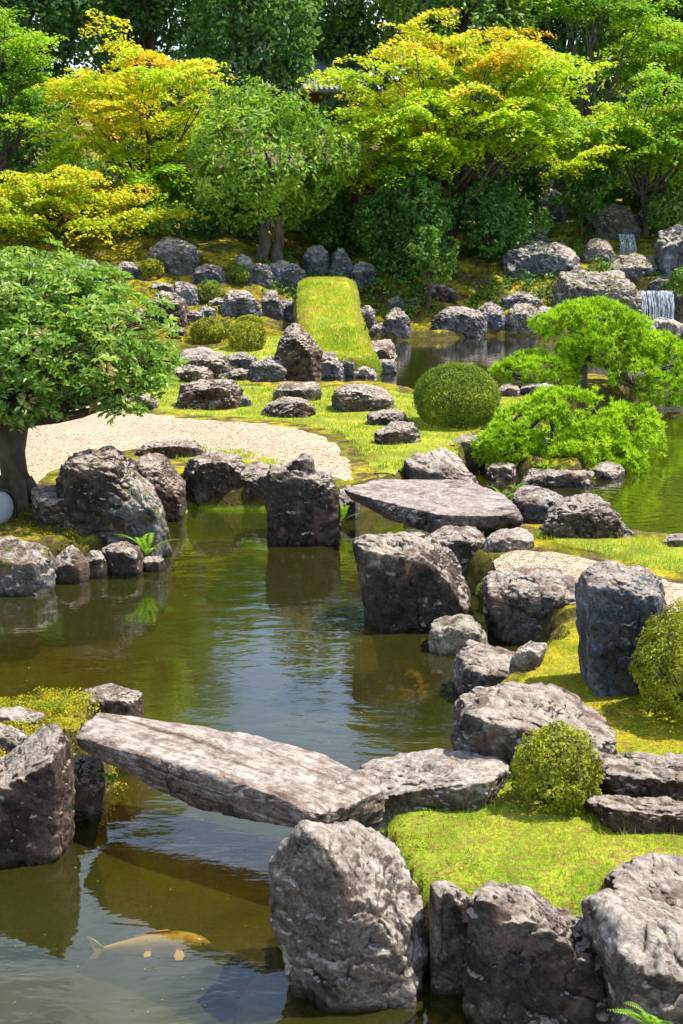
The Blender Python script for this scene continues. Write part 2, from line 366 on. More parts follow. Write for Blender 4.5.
M['lawn_moss'] = lawn_mat('moss_golden', [(.20, .26, .01), (.36, .38, .014), (.48, .42, .02), (.36, .26, .04)], 3.5)
m, nt = new_mat('gravel_beige'); n = N(nt); pos = n('NewGeometry').outputs['Position']
vo = n('TexVoronoi', {'Vector': pos, 'Scale': 42.0}); vc = n('SeparateColor', {0: vo.outputs['Color']}).outputs[0]
c = n.ramp(vc, [(0, (.24, .17, .10)), (.3, (.42, .32, .21)), (.75, (.52, .41, .285)), (1, (.64, .54, .41))])
c = n.mix(.8, c, n.ramp(n.noise(pos, 14, 5, .7), [(.3, .72), (.6, 1.12)]), 'MULTIPLY')
c = n.mix(n.ramp(vo.outputs['Distance'], [(.5, 0), (.85, .6)]), c, (.14, .10, .06))
c = n.mix(.5, c, n.ramp(n.noise(pos, .9, 4), [(.35, .8), (.65, 1.15)]), 'MULTIPLY')
hh = n.math('SUBTRACT', 1.0, vo.outputs['Distance'])
rk = n('TexWave', {'Vector': n('Mapping', {'Vector': pos, 'Rotation': (0, 0, .45)}).outputs[0], 'Scale': 2.6, 'Distortion': 1.2, 'Detail': 1.0, 'Detail Scale': .4}).outputs['Fac']
b1 = n('Bump', {'Height': rk, 'Strength': .22, 'Distance': .04}).outputs[0]
bp = n('Bump', {'Height': hh, 'Strength': .9, 'Distance': .018, 'Normal': b1}).outputs[0]
n.out(n('BsdfPrincipled', {'Base Color': c, 'Roughness': .9, 'Normal': bp, 'Specular IOR Level': .2}).outputs[0]); M['gravel'] = m

pLM = sheet('lawn', [(95, 393), (110, 384), (240, 384), (385, 386), (425, 396), (440, 388), (500, 394), (545, 402), (495, 434), (470, 464), (400, 476), (368, 482), (366, 470), (350, 442), (320, 425), (250, 418), (155, 412)], M['lawn'], .13, .012)
pLB = sheet('lawn', [(168, 452), (200, 445), (260, 452), (290, 460), (285, 470), (245, 466), (180, 462)], M['lawn'], .1, .012)
pLN = sheet('lawn', [(150, 388), (165, 356), (215, 345), (300, 334), (364, 351), (380, 357), (374, 364), (260, 372), (238, 382)], M['lawn'], .16, .014, .42)
sheet('gravel', [(-420, 385), (0, 382), (95, 390), (155, 414), (250, 420), (318, 427), (346, 444), (362, 470), (364, 482), (345, 484), (300, 468), (250, 462), (165, 450), (140, 449), (95, 455), (60, 470), (25, 500), (-50, 512), (-420, 530)], M['gravel'], .14, .012, .32, .02)
pGR = sheet('gravel_path', [(458, 568), (490, 549), (545, 549), (600, 563), (683, 583), (1000, 650), (1000, 700), (683, 616), (590, 606), (540, 592), (472, 590)], M['gravel'], .1, .012, .34, .02)
pR1 = sheet('lawn', [(528, 538), (548, 526), (600, 538), (683, 546), (1000, 575), (1000, 640), (683, 581), (600, 561), (545, 547)], M['lawn'], .1, .014)
pR2 = sheet('moss_lawn', [(548, 632), (600, 610), (683, 620), (1000, 706), (1000, 900), (683, 775), (560, 770), (490, 740), (500, 680), (530, 660)], M['lawn_moss'], .08, .012)
pLA = sheet('lawn', [(388, 790), (450, 778), (520, 773), (600, 776), (683, 780), (1000, 880), (1200, 1000), (1000, 990), (760, 945), (620, 932), (520, 925), (470, 925), (430, 900), (394, 860), (380, 820)], M['lawn'], .05, .012, .34)

# ------------------------------------------------------------------ water
m, nt = new_mat('pond_water'); n = N(nt); pos = n('NewGeometry').outputs['Position']
w1 = n.noise(n('Mapping', {'Vector': pos, 'Scale': (1.2, 2.6, 1)}).outputs[0], 2.2, 3, .5, .3)
w2 = n.noise(n('Mapping', {'Vector': pos, 'Scale': (1.5, 4, 1)}).outputs[0], 9, 2, .5)
calm = n.ramp(n.noise(pos, .55, 3), [(.4, .15), (.65, 1)])
hgt = n.math('ADD', n.math('MULTIPLY', w1, .007), n.math('MULTIPLY', n.math('MULTIPLY', w2, .0012), calm))
def ring(cx, cy, rad, freq, amp):
    d = n('VectorMath', {0: pos, 1: (cx, cy, 0)}, operation='DISTANCE').outputs['Value']
    env = n.ramp(n.math('DIVIDE', d, rad), [(0, 1), (1, 0)])
    return n.math('MULTIPLY', n.math('MULTIPLY', n.math('SINE', n.math('MULTIPLY', d, freq)), env), amp)
r1 = at_z(610, 505, 0); r2 = at_z(100, 944, 0)
hgt = n.math('ADD', hgt, n.math('ADD', ring(r1[0], r1[1], 1.7, 42, .0022), ring(r2[0], r2[1], .10, 160, .0006)))
bp = n('Bump', {'Height': hgt, 'Strength': .55, 'Distance': 1.0}).outputs[0]
fr = n('Fresnel', {'IOR': 1.45, 'Normal': bp}).outputs[0]
mur = n.ramp(n.noise(pos, .45, 4), [(.35, (.042, .038, .005)), (.65, (.054, .060, .008))])
body = n('MixShader', {0: .42, 1: n('BsdfTransparent', {'Color': (.80, .74, .42, 1)}).outputs[0], 2: n('BsdfDiffuse', {'Color': mur}).outputs[0]}).outputs[0]
gl = n('BsdfGlossy', {'Color': (1, 1, 1, 1), 'Roughness': .015, 'Normal': bp}).outputs[0]
n.out(n('MixShader', {0: n.math('MULTIPLY', fr, 1.6, clamp=True), 1: body, 2: gl}).outputs[0]); M['water'] = m
tag(link('pond_water', mesh_np('pond_water', [(-45, 1, 0), (45, 1, 0), (45, 39, 0), (-45, 39, 0)], [np.array([[0, 1, 2, 3]])], m)), kind='structure')

# ------------------------------------------------------------------ rocks
_ico = {}
def ico(k):
    if k not in _ico:
        bm = bmesh.new(); bmesh.ops.create_icosphere(bm, subdivisions=k, radius=1)
        _ico[k] = (np.array([tuple(v.co) for v in bm.verts]), np.array([[v.index for v in f.verts] for f in bm.faces])); bm.free()
    return _ico[k]
def hull_planes(P):
    bm = bmesh.new(); vs = [bm.verts.new(p) for p in P]; bmesh.ops.convex_hull(bm, input=vs)
    bmesh.ops.recalc_face_normals(bm, faces=bm.faces)
    out = {}
    for f in bm.faces:
        nn = f.normal; d = nn.dot(f.verts[0].co)
        if nn.length > .5: out[tuple(np.round([*nn, d], 3))] = (*nn, d)
    bm.free(); return np.array(list(out.values()))
def rock_lobe(P, k, seed, amp=1.0, chips=16, soft=.035, infl=1.045):
    k = min(k + 1, 7)
    P = np.array(P); rg = np.random.default_rng(seed)
    c = (P.max(0) + P.min(0)) / 2; c = .5 * c + .5 * P.mean(0); ext = (P.max(0) - P.min(0)) / 2; size = float(np.cbrt(np.prod(ext)))
    pl = hull_planes(P); Nn, D = pl[:, :3], pl[:, 3] - pl[:, :3] @ c
    D = np.maximum(D, .04 * size)
    cn = rg.normal(size=(chips, 3)); cn /= np.linalg.norm(cn, axis=1)[:, None]
    sup = ((P - c) @ cn.T).max(0); Nn = np.concatenate([Nn, cn]); D = np.concatenate([D, sup * rg.uniform(.83, .97, chips)])
    S, F = ico(k); d = S * ext; d /= np.linalg.norm(d, axis=1)[:, None]
    dn = d @ Nn.T; inv = np.maximum(dn, 1e-6) / D          # 1/r per plane
    p = 60.0
    r = 1 / ((inv / inv.max(1, keepdims=True)) ** p).sum(1) ** (1 / p) / inv.max(1)
    q = c + d * (r * infl)[:, None]
    # displacement: broad swell, faceted breaks, strata ledges, creases, grain
    o = np.array([seed * 3.1, seed * 1.7, seed * .9]); u = q / max(size, .05) + o; a = amp * size
    big = fbm(u * 1.3, seed, 3) * .035
    f1 = fbm(u * 2.3, seed + 5, 3) * 3.2; ce = np.floor(f1); cell = (ce + smooth(.0, .22, f1 - ce)) / 3.2 * .048
    ax = rg.normal(size=3) * [.5, .5, 1]; ax /= np.linalg.norm(ax)
    s = (u @ ax) * 5 + fbm(u * 1.5, seed + 9, 2) * .8; led = (np.abs((s % 1) - .5) * 2) ** .6 * .035
    cr = -np.exp(-np.abs(fbm(u * 1.5, seed + 20, 3)) * 26) * .07
    gr = fbm(q * 14 + o, seed + 30, 4, .55) * .05 * .25 / max(size, .15) * .5
    rdg = (1 - np.abs(fbm(q * 5.5 + o, seed + 41, 5, .6))) ** 3 * .05 * amp; rdg = -(rdg * min(.35, size)) 
    q = q + d * (rdg + .012 * min(1, size))[:, None]
    q = q + d * (a * (big + cell + led - .015 + cr + gr))[:, None]
    return q, F
def pix_hull(sil, rim, D, Yb, zb, bulge=0):
    xs_ = [p[0] for p in sil]; yt = min(p[1] for p in sil); yb = max(p[1] for p in sil); hgt = max(yb - yt, 4)
    if rim is None:
        x0, x1 = min(xs_), max(xs_); rim = [(x0 + (x1 - x0) * f, yt + g * hgt) for f, g in ((.2, .45), (.5, .34), (.8, .42))]
    rim = sorted(rim); rx = [p[0] for p in rim]; ry = [p[1] for p in rim]
    gap = max([np.interp(p[0], rx, ry) - p[1] for p in sil] + [1])
    P = []
    for p in sil:
        px, py = p[:2]; ryy = np.interp(px, rx, ry); t = (yb - py) / hgt
        if t < .16: dd = .10 * D
        elif py < ryy - 2: dd = D * (.3 + .6 * (ryy - py) / gap)
        else: dd = .32 * D
        q = at_y(px, py, Yb + dd); P.append(q)
        if t < .16:
            P.append(at_y(px, py, Yb) * [1, 1, 0] + [0, 0, zb - .35]); P.append(np.array([q[0], Yb + D * .9, zb - .35])); P[-2][0] = q[0]; P[-2][1] = Yb + .04 * D
        elif py < ryy - 2: P.append(np.array([q[0] * .9 + .1 * at_y(341.5, py, 5)[0] * 0 + q[0] * .1, Yb + D, q[2] - .25 * (q[2] - zb)]))
    cx_ = at_y((min(xs_) + max(xs_)) / 2, yb, Yb)[0]
    if zb < -.1:
        for q in P:
            if q[2] < -.1: q[0] = cx_ + (q[0] - cx_) * .78
    for px, py in rim: P.append(at_y(px, py, Yb + .05 * D))
    return P
ROCKS = []
def rock(label, lobes, D, mat='dark', base=None, group=None, k=6, seed=None, amp=1.0, chips=15, name='rock', Y=None, pts=None, cat='rock'):
    seed = seed if seed is not None else len(ROCKS) * 7 + 3
    A = Acc(); first = None
    if pts is None:
        for j, L in enumerate(lobes):
            sil, rim = (L if isinstance(L[0][0], (tuple, list)) else (L, None))
            if first is None:
                yb = max(p[1] for p in sil); bl = [p for p in sil if p[1] > yb - 8]
                b = base or (sum(p[0] for p in bl) / len(bl), yb)
                hp = hit(*b); Yb = Y or hp[1]; zb = max(H1(hp[0], Yb), -.6) if Y is None else H1(at_y(b[0], b[1], Y)[0], Y)
                zb = min(zb, hp[2]) if Y is None else zb
                first = (Yb, zb, at_y(b[0], b[1], Yb)[0])
            Yb, zb, x0 = first
            P = pix_hull(sil, rim, D if j == 0 else D * .8, Yb + (0 if j == 0 else .1 * D), zb if j == 0 else zb + .05)
            q, f = rock_lobe(P, k, seed + j, amp, chips, infl=1.045 if k > 6 else 1.06); A.add(q, f)
    else:
        q, f = rock_lobe(pts, k, seed, amp, chips, infl=1.0); A.add(q, f); c = np.mean(pts, 0); first = (c[1], min(p[2] for p in pts), c[0])
    org = (first[2], first[0], first[1])
    o = link(name, A.mesh(name, M[mat], True, org), None, org)
    tag(o, label, cat, group); ROCKS.append(o); return o
def brock(label, x0, y0, x1, y1, mat='grey', group=None, seed=None, D=None, k=5, flat=False, base=None, Y=None, amp=1.0):
    """a rock seen far off: a seeded angular boulder that fills a pixel box"""
    seed = seed if seed is not None else len(ROCKS) * 7 + 3; rg = np.random.default_rng(seed)
    w, h = x1 - x0, y1 - y0; x0 -= w * .08; x1 += w * .08; y0 -= h * .06; w, h = x1 - x0, y1 - y0; amp = amp * 1.5; u = rg.uniform
    sil = [(x0, y0 + h * u(.35, .8)), (x0 + w * u(.05, .15), y0 + h * u(.12, .4)), (x0 + w * u(.25, .45), y0), (x0 + w * u(.6, .8), y0 + h * u(0, .12)),
           (x1 - w * u(.02, .12), y0 + h * u(.2, .45)), (x1, y0 + h * u(.5, .8)), (x1 - w * .06, y1), (x0 + w * .06, y1)]
    if flat: sil = [(x0, y0 + h * .5), (x0 + w * .1, y0 + h * .1), (x0 + w * .5, y0), (x1 - w * .1, y0 + h * .12), (x1, y0 + h * .5), (x1 - w * .03, y1), (x0 + w * .03, y1)]
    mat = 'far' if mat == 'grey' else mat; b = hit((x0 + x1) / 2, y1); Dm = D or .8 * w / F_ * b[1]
    return rock(label, [sil], Dm, mat, base, group, k, seed, name='rock', Y=Y, amp=amp)
# ------------------------------------------------------------------ the rocks, nearest first
G1 = 'rocks edging the near lawn'; G2 = 'rocks on the near left bank'; G3 = 'rocks round the gravel path island'; G4 = 'rocks edging the gravel shore'
G5 = 'rocks on the lawn beyond the gravel'; G6 = 'rocks at the foot of the turf bridge'; G7 = 'rocks on the far left slope'; G8 = 'rocks along the far right bank'
rock('big rounded boulder with white crust standing in the water right of the near stone slab', [([(270, 872), (284, 842), (306, 828), (345, 825), (382, 838), (405, 875), (414, 905), (424, 938), (417, 985), (398, 1012), (374, 1014), (345, 985), (300, 955), (273, 915)], [(320, 846), (338, 885), (352, 935), (372, 985)])], .55, 'pale', (385, 1014), G1, 7, chips=7)
rock('narrow upright stone between the big white-crusted boulder and the dark slanted rock', [([(432, 885), (440, 875), (455, 877), (468, 897), (467, 925), (470, 985), (448, 996), (432, 988), (430, 930)], [(440, 890), (460, 905)])], .26, 'pale', (448, 996), G1)
rock('large dark wedge-shaped rock slanting down to the right at the bottom of the near lawn', [([(468, 915), (495, 889), (525, 889), (572, 920), (602, 942), (612, 980), (618, 1040), (480, 1036), (464, 990)], [(478, 902), (520, 922), (565, 948), (592, 975)])], .55, 'dark', (535, 1040), G1, 7, chips=6, amp=1.4)
rock('broad rock with a slanted flat top at the lower right corner, under the rounded boulder', [([(595, 904), (612, 896), (650, 912), (700, 940), (790, 950), (790, 1070), (665, 1045), (642, 1010), (612, 945)], [(606, 920), (650, 955), (720, 985)])], .6, 'pale', (700, 1060), G1, 7)
rock('rounded brownish boulder at the right edge resting on the slanted flat rock', [([(613, 885), (622, 868), (645, 858), (690, 860), (750, 880), (750, 945), (690, 940), (650, 925), (620, 908)], [(618, 892), (655, 900), (720, 920)])], .4, 'brown', (660, 935), G1, Y=5.68)
S = [at_z(*p, z) for p, z in [((74, 732), .5), ((97, 712), .5), ((180, 722), .51), ((262, 738), .52), ((322, 753), .5), ((384, 788), .46), ((318, 818), .45), ((278, 795), .5), ((215, 774), .52), ((150, 756), .52), ((100, 745), .5)]]
for px, py, rim in ((78, 748, 732), (105, 762, 742), (145, 778, 752), (190, 806, 764), (215, 814, 772), (250, 818, 784), (308, 830, 808)):
    y_ = at_z(px, rim, .5)[1]; S.append(at_y(px, py, y_)); 
for q in S[1:6]: S.append(q + [0, 0, -.2])
rock('long pale stone slab laid as a bridge over the near water', None, 0, 'slab', None, None, 7, 4, .55, 3, 'stone_slab_bridge', pts=S, cat='stone bridge')
rock('dark reddish-brown pointed rock standing in the water at the left edge before the slab', [([(0, 775), (30, 742), (52, 725), (66, 745), (71, 790), (61, 832), (52, 864), (0, 868), (-45, 862), (-45, 800)], [(-20, 800), (30, 782), (56, 765)])], .5, 'brown', (20, 867), G2, 7, chips=3)
rock('shaded block under the left end of the near stone slab', [[(60, 770), (70, 752), (100, 752), (104, 790), (92, 806), (60, 838)]], .35, 'brown', (75, 822), G2)
rock('small brown rock behind the fern above the left end of the slab', [[(66, 716), (78, 692), (100, 687), (124, 688), (137, 700), (136, 720), (100, 726), (70, 724)]], .35, 'brown', (100, 724), G2)
rock('flat pale grey stone at the left edge above the yellow moss', [[(-30, 716), (-10, 710), (25, 710), (46, 717), (30, 726), (-30, 728)]], .25, 'pale', (10, 727), G2, 5)
rock('low pale stone at the left edge in front of the flat one', [[(-30, 735), (-10, 724), (18, 727), (30, 738), (15, 752), (-30, 756)]], .25, 'pale', (0, 755), G2, 5)
rock('broad ochre-stained rock against the right end of the stone slab', [([(352, 800), (362, 772), (430, 753), (482, 750), (508, 772), (507, 790), (470, 803), (420, 815), (372, 822)], [(372, 800), (430, 788), (500, 782)])], .65, 'pale', (430, 816), G1, 7)
rock('large rugged boulder behind the small round azalea', [([(454, 745), (466, 722), (466, 700), (500, 688), (558, 690), (596, 712), (622, 750), (610, 772), (560, 775), (520, 778), (476, 762)], [(470, 722), (515, 728), (560, 740), (600, 755)])], .8, 'grey', (525, 782), G3, 7)
rock('light layered rock leaning over the water on top of the rugged boulder', [([(458, 655), (470, 643), (500, 652), (528, 670), (574, 681), (560, 694), (500, 704), (470, 708), (460, 690)], [(466, 672), (500, 685), (545, 688)])], .5, 'grey', (485, 706), G3)
rock('thin flat stone lying on the moss beside the cream stone', [[(510, 664), (520, 650), (540, 640), (548, 645), (532, 662), (518, 672)]], .2, 'pale', (520, 672), G3, 5)
rock('cream coloured stone in the shallow water below the dark leaning boulder', [[(430, 634), (436, 621), (455, 617), (480, 621), (490, 633), (484, 646), (460, 656), (440, 652)]], .4, 'cream', (458, 656), G3)
rock('large dark boulder leaning over the water before the middle stone slab', [([(354, 548), (362, 538), (390, 535), (432, 541), (458, 568), (470, 600), (476, 628), (445, 634), (405, 626), (370, 592)], [(364, 552), (400, 558), (435, 568), (458, 600)])], .75, 'dark', (442, 634), G3, 7, chips=7, amp=1.0)
rock('rounded grey stone between the middle slab and the dark leaning boulder', [[(427, 538), (450, 526), (474, 527), (487, 545), (480, 562), (470, 570), (445, 562)]], .6, 'grey', (465, 580), G3)
rock('low flat stone lying at the start of the right gravel path', [[(484, 540), (500, 532), (525, 528), (536, 538), (526, 549), (488, 552)]], .4, 'pale', (508, 552), G3, 5)
rock('wide block with a pale flat top on the near edge of the gravel path', [([(484, 584), (490, 573), (530, 569), (568, 573), (590, 592), (592, 625), (560, 640), (522, 643), (490, 624)], [(490, 590), (530, 592), (566, 598), (588, 606)])], .6, 'grey', (535, 645), G3, 7)
rock('tall blue-grey block standing between the gravel path and the large azalea', [([(583, 574), (600, 566), (648, 563), (663, 578), (669, 612), (655, 640), (645, 692), (602, 692), (596, 640)], [(588, 586), (612, 602), (655, 600)]), ([(612, 632), (652, 622), (668, 616), (672, 640), (655, 690), (612, 690)], [(616, 634), (650, 628)])], .55, 'blue', (620, 700), G3, 7)
rock('upper dark layered ledge right of the small round azalea', [([(596, 785), (600, 766), (625, 755), (683, 760), (740, 766), (740, 808), (683, 804), (630, 798)], [(602, 776), (650, 778), (720, 782)])], .5, 'brown', (640, 806), G1, 6, amp=1.3)
rock('lower step of layered rock in front of the dark ledge', [([(588, 802), (600, 796), (650, 804), (740, 812), (740, 838), (683, 838), (640, 830), (600, 818)], [(600, 808), (660, 818), (720, 822)])], .35, 'brown', (640, 838), G1, 6, amp=1.2)
# middle slab bridge
S = [at_z(*p, .52) for p in [(343, 488), (378, 479), (455, 478), (500, 492), (524, 509), (500, 516), (440, 515), (395, 503), (352, 493)]]
for px, py, rim in ((346, 500, 489), (370, 512, 496), (398, 524, 504), (428, 534, 514), (455, 530, 515), (519, 522, 512)):
    S.append(at_y(px, py, at_z(px, rim, .52)[1]))
for q in S[1:5]: S.append(q + [0, 0, -.2])
rock('wide flat grey stone slab laid as a bridge at the end of the gravel', None, 0, 'slab_grey', None, None, 7, 11, .7, 3, 'stone_slab_bridge', pts=S, cat='stone bridge')
rock('tilted grey rock behind the middle stone slab', [([(402, 460), (420, 449), (442, 450), (468, 468), (482, 488), (476, 498), (440, 494), (410, 475)], [(412, 462), (440, 472), (465, 484)])], .7, 'grey', (455, 500), G4)
rock('small brown stone in front of the tilted grey rock', [[(413, 470), (420, 464), (436, 466), (443, 476), (436, 484), (416, 480)]], .3, 'brown', (428, 484), G4, 5)
rock('flat-topped grey stone on the grass left of the clipped dome', [[(367, 416), (374, 410), (394, 408), (408, 416), (405, 425), (372, 427)]], .5, 'grey', (388, 427), G4, 5)
rock('brown stone at the rim of the grass below the flat-topped grey one', [[(376, 432), (392, 421), (412, 424), (420, 434), (414, 446), (380, 446)]], .5, 'brown', (398, 446), G4)
rock('dark rock below the clipped dome at the water', [[(446, 446), (462, 436), (484, 435), (490, 446), (478, 456), (450, 455)]], .6, 'grey', (466, 458), G4, 5)
rock('bluish rock with two ferns right of the middle slab', [([(513, 502), (519, 488), (540, 488), (560, 498), (570, 508), (560, 522), (528, 522)], None)], .6, 'blue', (540, 524), G3)
rock('long rugged light rock at the water right of the middle slab', [([(546, 520), (556, 503), (575, 497), (600, 499), (613, 511), (634, 532), (622, 540), (575, 538), (548, 534)], None)], .7, 'grey', (585, 541), G3, 7, amp=1.5)
rock('small grey stone at the right edge on the shore lawn', [[(662, 541), (672, 535), (700, 536), (710, 546), (668, 550)]], .4, 'grey', (680, 549), G3, 5)
# left front bank
rock('large dark rough rock leaning behind the paler boulder by the tree', [([(56, 492), (62, 466), (84, 449), (112, 446), (134, 462), (136, 500), (110, 540), (78, 530)], [(78, 470), (112, 468), (130, 490)])], .8, 'dark', (100, 543), G2, 7, amp=1.3)
rock('large pale rounded boulder with a fern at its foot, at the water', [([(86, 535), (92, 505), (108, 478), (130, 464), (152, 490), (170, 522), (170, 548), (156, 564), (115, 560)], [(104, 500), (130, 490), (155, 520)])], .8, 'mossy', (140, 565), G2, 7, amp=1.1)
rock('dark flat-topped rock right of the tree trunk', [[(32, 490), (48, 485), (82, 488), (88, 505), (84, 526), (52, 528), (34, 508)]], .6, 'brown', (65, 528), G2)
rock('grey mottled rock at the left edge of the water under the lamp', [[(-30, 560), (0, 542), (16, 536), (42, 545), (56, 566), (52, 588), (20, 596), (-30, 600)]], .5, 'mossy', (20, 597), G2)
rock('small round stone in the bank edge next to the mottled rock', [[(50, 562), (60, 549), (78, 547), (88, 562), (86, 584), (54, 588)]], .35, 'dark', (70, 585), G2, 5)
rock('smallest dark stone of the bank edge below the tree', [[(82, 560), (88, 551), (100, 552), (107, 566), (102, 582), (84, 584)]], .3, 'dark', (92, 580), G2, 5)
rock('square dark stone in the bank edge left of the fern', [[(100, 552), (112, 543), (130, 540), (142, 552), (142, 574), (104, 576)]], .4, 'dark', (122, 577), G2, 6)
rock('little dark stone at the foot of the pale boulder', [[(142, 562), (150, 556), (163, 560), (166, 568), (144, 573)]], .3, 'dark', (154, 573), G2, 5)
# gravel shore
rock('purplish slanted rock right behind the large pale rounded boulder', [([(130, 470), (142, 454), (158, 451), (172, 466), (182, 484), (180, 508), (162, 514), (140, 500)], [(142, 470), (162, 478), (176, 494)])], .6, 'brown', (165, 515), G4)
rock('long flat rock at the edge of the raked gravel', [[(137, 452), (146, 444), (175, 440), (200, 442), (206, 449), (180, 458), (145, 459)]], .7, 'brown', (170, 459), G4)
rock('broad dark boulder with square front at the head of the green cove', [([(182, 475), (190, 460), (215, 452), (240, 456), (246, 474), (242, 498), (205, 504), (186, 494)], [(192, 466), (218, 462), (240, 466)])], .6, 'dark', (215, 505), G4, 7)
rock('dark split rock between the broad boulder and the tall pillar rock', [[(238, 486), (246, 466), (262, 461), (276, 466), (284, 480), (278, 502), (250, 506), (240, 500)]], .5, 'dark', (262, 506), G4)
rock('tall dark pillar rock with a knob on top standing in the water', [([(265, 486), (272, 468), (300, 462), (326, 467), (338, 492), (336, 538), (300, 546), (268, 540)], [(272, 476), (300, 474), (328, 480)]), ([(287, 464), (291, 454), (306, 452), (314, 462), (312, 474), (288, 474)], None)], .7, 'dark', (300, 546), G4, 7)
rock('small dark stone tucked between the pillar rock and the slab', [[(336, 500), (340, 488), (352, 486), (360, 500), (354, 516), (338, 520)]], .4, 'dark', (348, 520), G4, 5)
# lawn beyond the gravel
rock('low flat grey stone at the left end of the grass strip', [[(107, 403), (112, 396), (132, 394), (154, 397), (157, 409), (108, 410)]], .5, 'grey', (132, 410), G5)
rock('wide layered brown rock on the grass strip beyond the gravel', [([(178, 400), (184, 386), (200, 381), (228, 379), (240, 390), (240, 408), (185, 411)], [(190, 392), (215, 388), (234, 394)])], .8, 'brown', (210, 411), G5, 6, amp=1.5)
rock('pinkish low boulder at the upper edge of the gravel', [[(260, 414), (270, 404), (286, 397), (304, 400), (316, 410), (304, 418), (266, 419)]], .7, 'brown', (288, 419), G5)
rock('oblong flat-topped stepping stone at the channel', [([(274, 392), (278, 384), (317, 383), (321, 398), (300, 402), (276, 402)], [(276, 391), (318, 390)])], .6, 'grey', (298, 402), G5)
rock('long pale-topped stone at the channel, nearer the clipped dome', [([(332, 398), (338, 387), (355, 384), (382, 388), (392, 400), (386, 413), (350, 412), (334, 408)], [(340, 393), (362, 392), (386, 398)])], .7, 'grey', (362, 413), G5)
brock('small grey stone tucked behind the layered brown rock', 232, 396, 250, 408, 'grey', G5)
# foot of the turf bridge
rock('tall pointed rock standing at the water before the turf bridge', [([(276, 360), (282, 332), (293, 319), (303, 330), (320, 352), (319, 379), (280, 381)], [(284, 345), (296, 340), (310, 356)])], .6, 'brown', (298, 381), G6)
brock('small block left of the tall pointed rock at the channel', 252, 358, 283, 382, 'grey', G6)
brock('flat-topped stone standing beside the wide left boulder at the channel', 228, 354, 254, 372, 'grey', G6, flat=True)
brock('low dark stone under the flat-topped one', 230, 369, 250, 382, 'dark', G6)
rock('wide low dark boulder at the left end of the channel', [[(172, 362), (182, 352), (204, 349), (224, 355), (229, 372), (222, 379), (178, 380)]], .9, 'grey', (200, 380), G6)
brock('flat slab stone below the wide low boulder', 172, 366, 208, 384, 'brown', G6, flat=True)
brock('grey block right of the tall pointed rock', 313, 354, 342, 379, 'grey', G6)
brock('narrow stone between two blocks at the bridge foot', 342, 358, 355, 377, 'grey', G6)
brock('broad low stone at the tip of the bridge lawn', 346, 355, 377, 374, 'brown', G6, flat=True)
brock('whitish stone at the waterline before the bridge lawn', 354, 366, 376, 378, 'pale', G6)
brock('low stone at the right tip of the bridge lawn', 372, 360, 395, 374, 'grey', G6, flat=True)
rock('brown humped rock at the right foot of the turf bridge', [[(362, 345), (372, 337), (388, 337), (396, 350), (396, 368), (384, 370), (364, 360)]], .9, 'brown', (388, 371), G6)
# far left slope
L7 = [('tallest dark leaning rock on the far left slope', 148, 293, 183, 328, 'dark'), ('low brown rock left below the tall leaning rock', 124, 310, 156, 326, 'brown'),
      ('small dark stone at the foot of the tall leaning rock', 168, 327, 186, 339, 'dark'), ('little pale stone right of the tall leaning rock', 186, 310, 204, 324, 'grey'),
      ('flat stone above the tall leaning rock', 151, 283, 172, 294, 'grey'), ('stacked square block by the round shrub on the far slope', 173, 282, 198, 306, 'grey'),
      ('large moss-spotted boulder high on the far left slope', 148, 240, 193, 275, 'mossy'), ('grey boulder left of the large moss-spotted one', 117, 262, 141, 280, 'grey'),
      ('tall rough rock at the left above the foreground tree', 74, 262, 104, 292, 'grey'), ('blue-grey stone right of the large moss-spotted boulder', 196, 265, 223, 283, 'blue'),
      ('pointed pale rock in the shade of the round tree', 236, 256, 251, 284, 'grey'), ('squat pale rock beside the pointed one under the round tree', 249, 264, 270, 284, 'grey'),
      ('wide pale block under the trunk of the round tree', 266, 263, 300, 285, 'grey'), ('rugged light rock above the three clipped balls', 224, 291, 257, 319, 'grey'),
      ('two-humped stone left of the turf bridge', 262, 292, 281, 318, 'grey'), ('small stone against the left flank of the turf bridge', 281, 300, 302, 322, 'grey'),
      ('pale small stone left of the rugged light rock', 209, 298, 226, 312, 'grey'), ('low stone half hidden behind the clipped balls', 200, 307, 214, 320, 'grey'),
      ('shaded upright rock at the foot of the dense shrub behind the bridge', 306, 246, 328, 276, 'grey'), ('shaded squat rock behind the far end of the turf bridge', 330, 250, 352, 278, 'grey'),
      ('shaded rock right of the far end of the turf bridge', 354, 262, 376, 288, 'grey'), ('tiny stone on the golden moss by the foreground tree', 60, 282, 76, 292, 'grey')]
for l, a, b_, c_, d_, mt in L7: brock(l, a, b_, c_, d_, mt, G7)
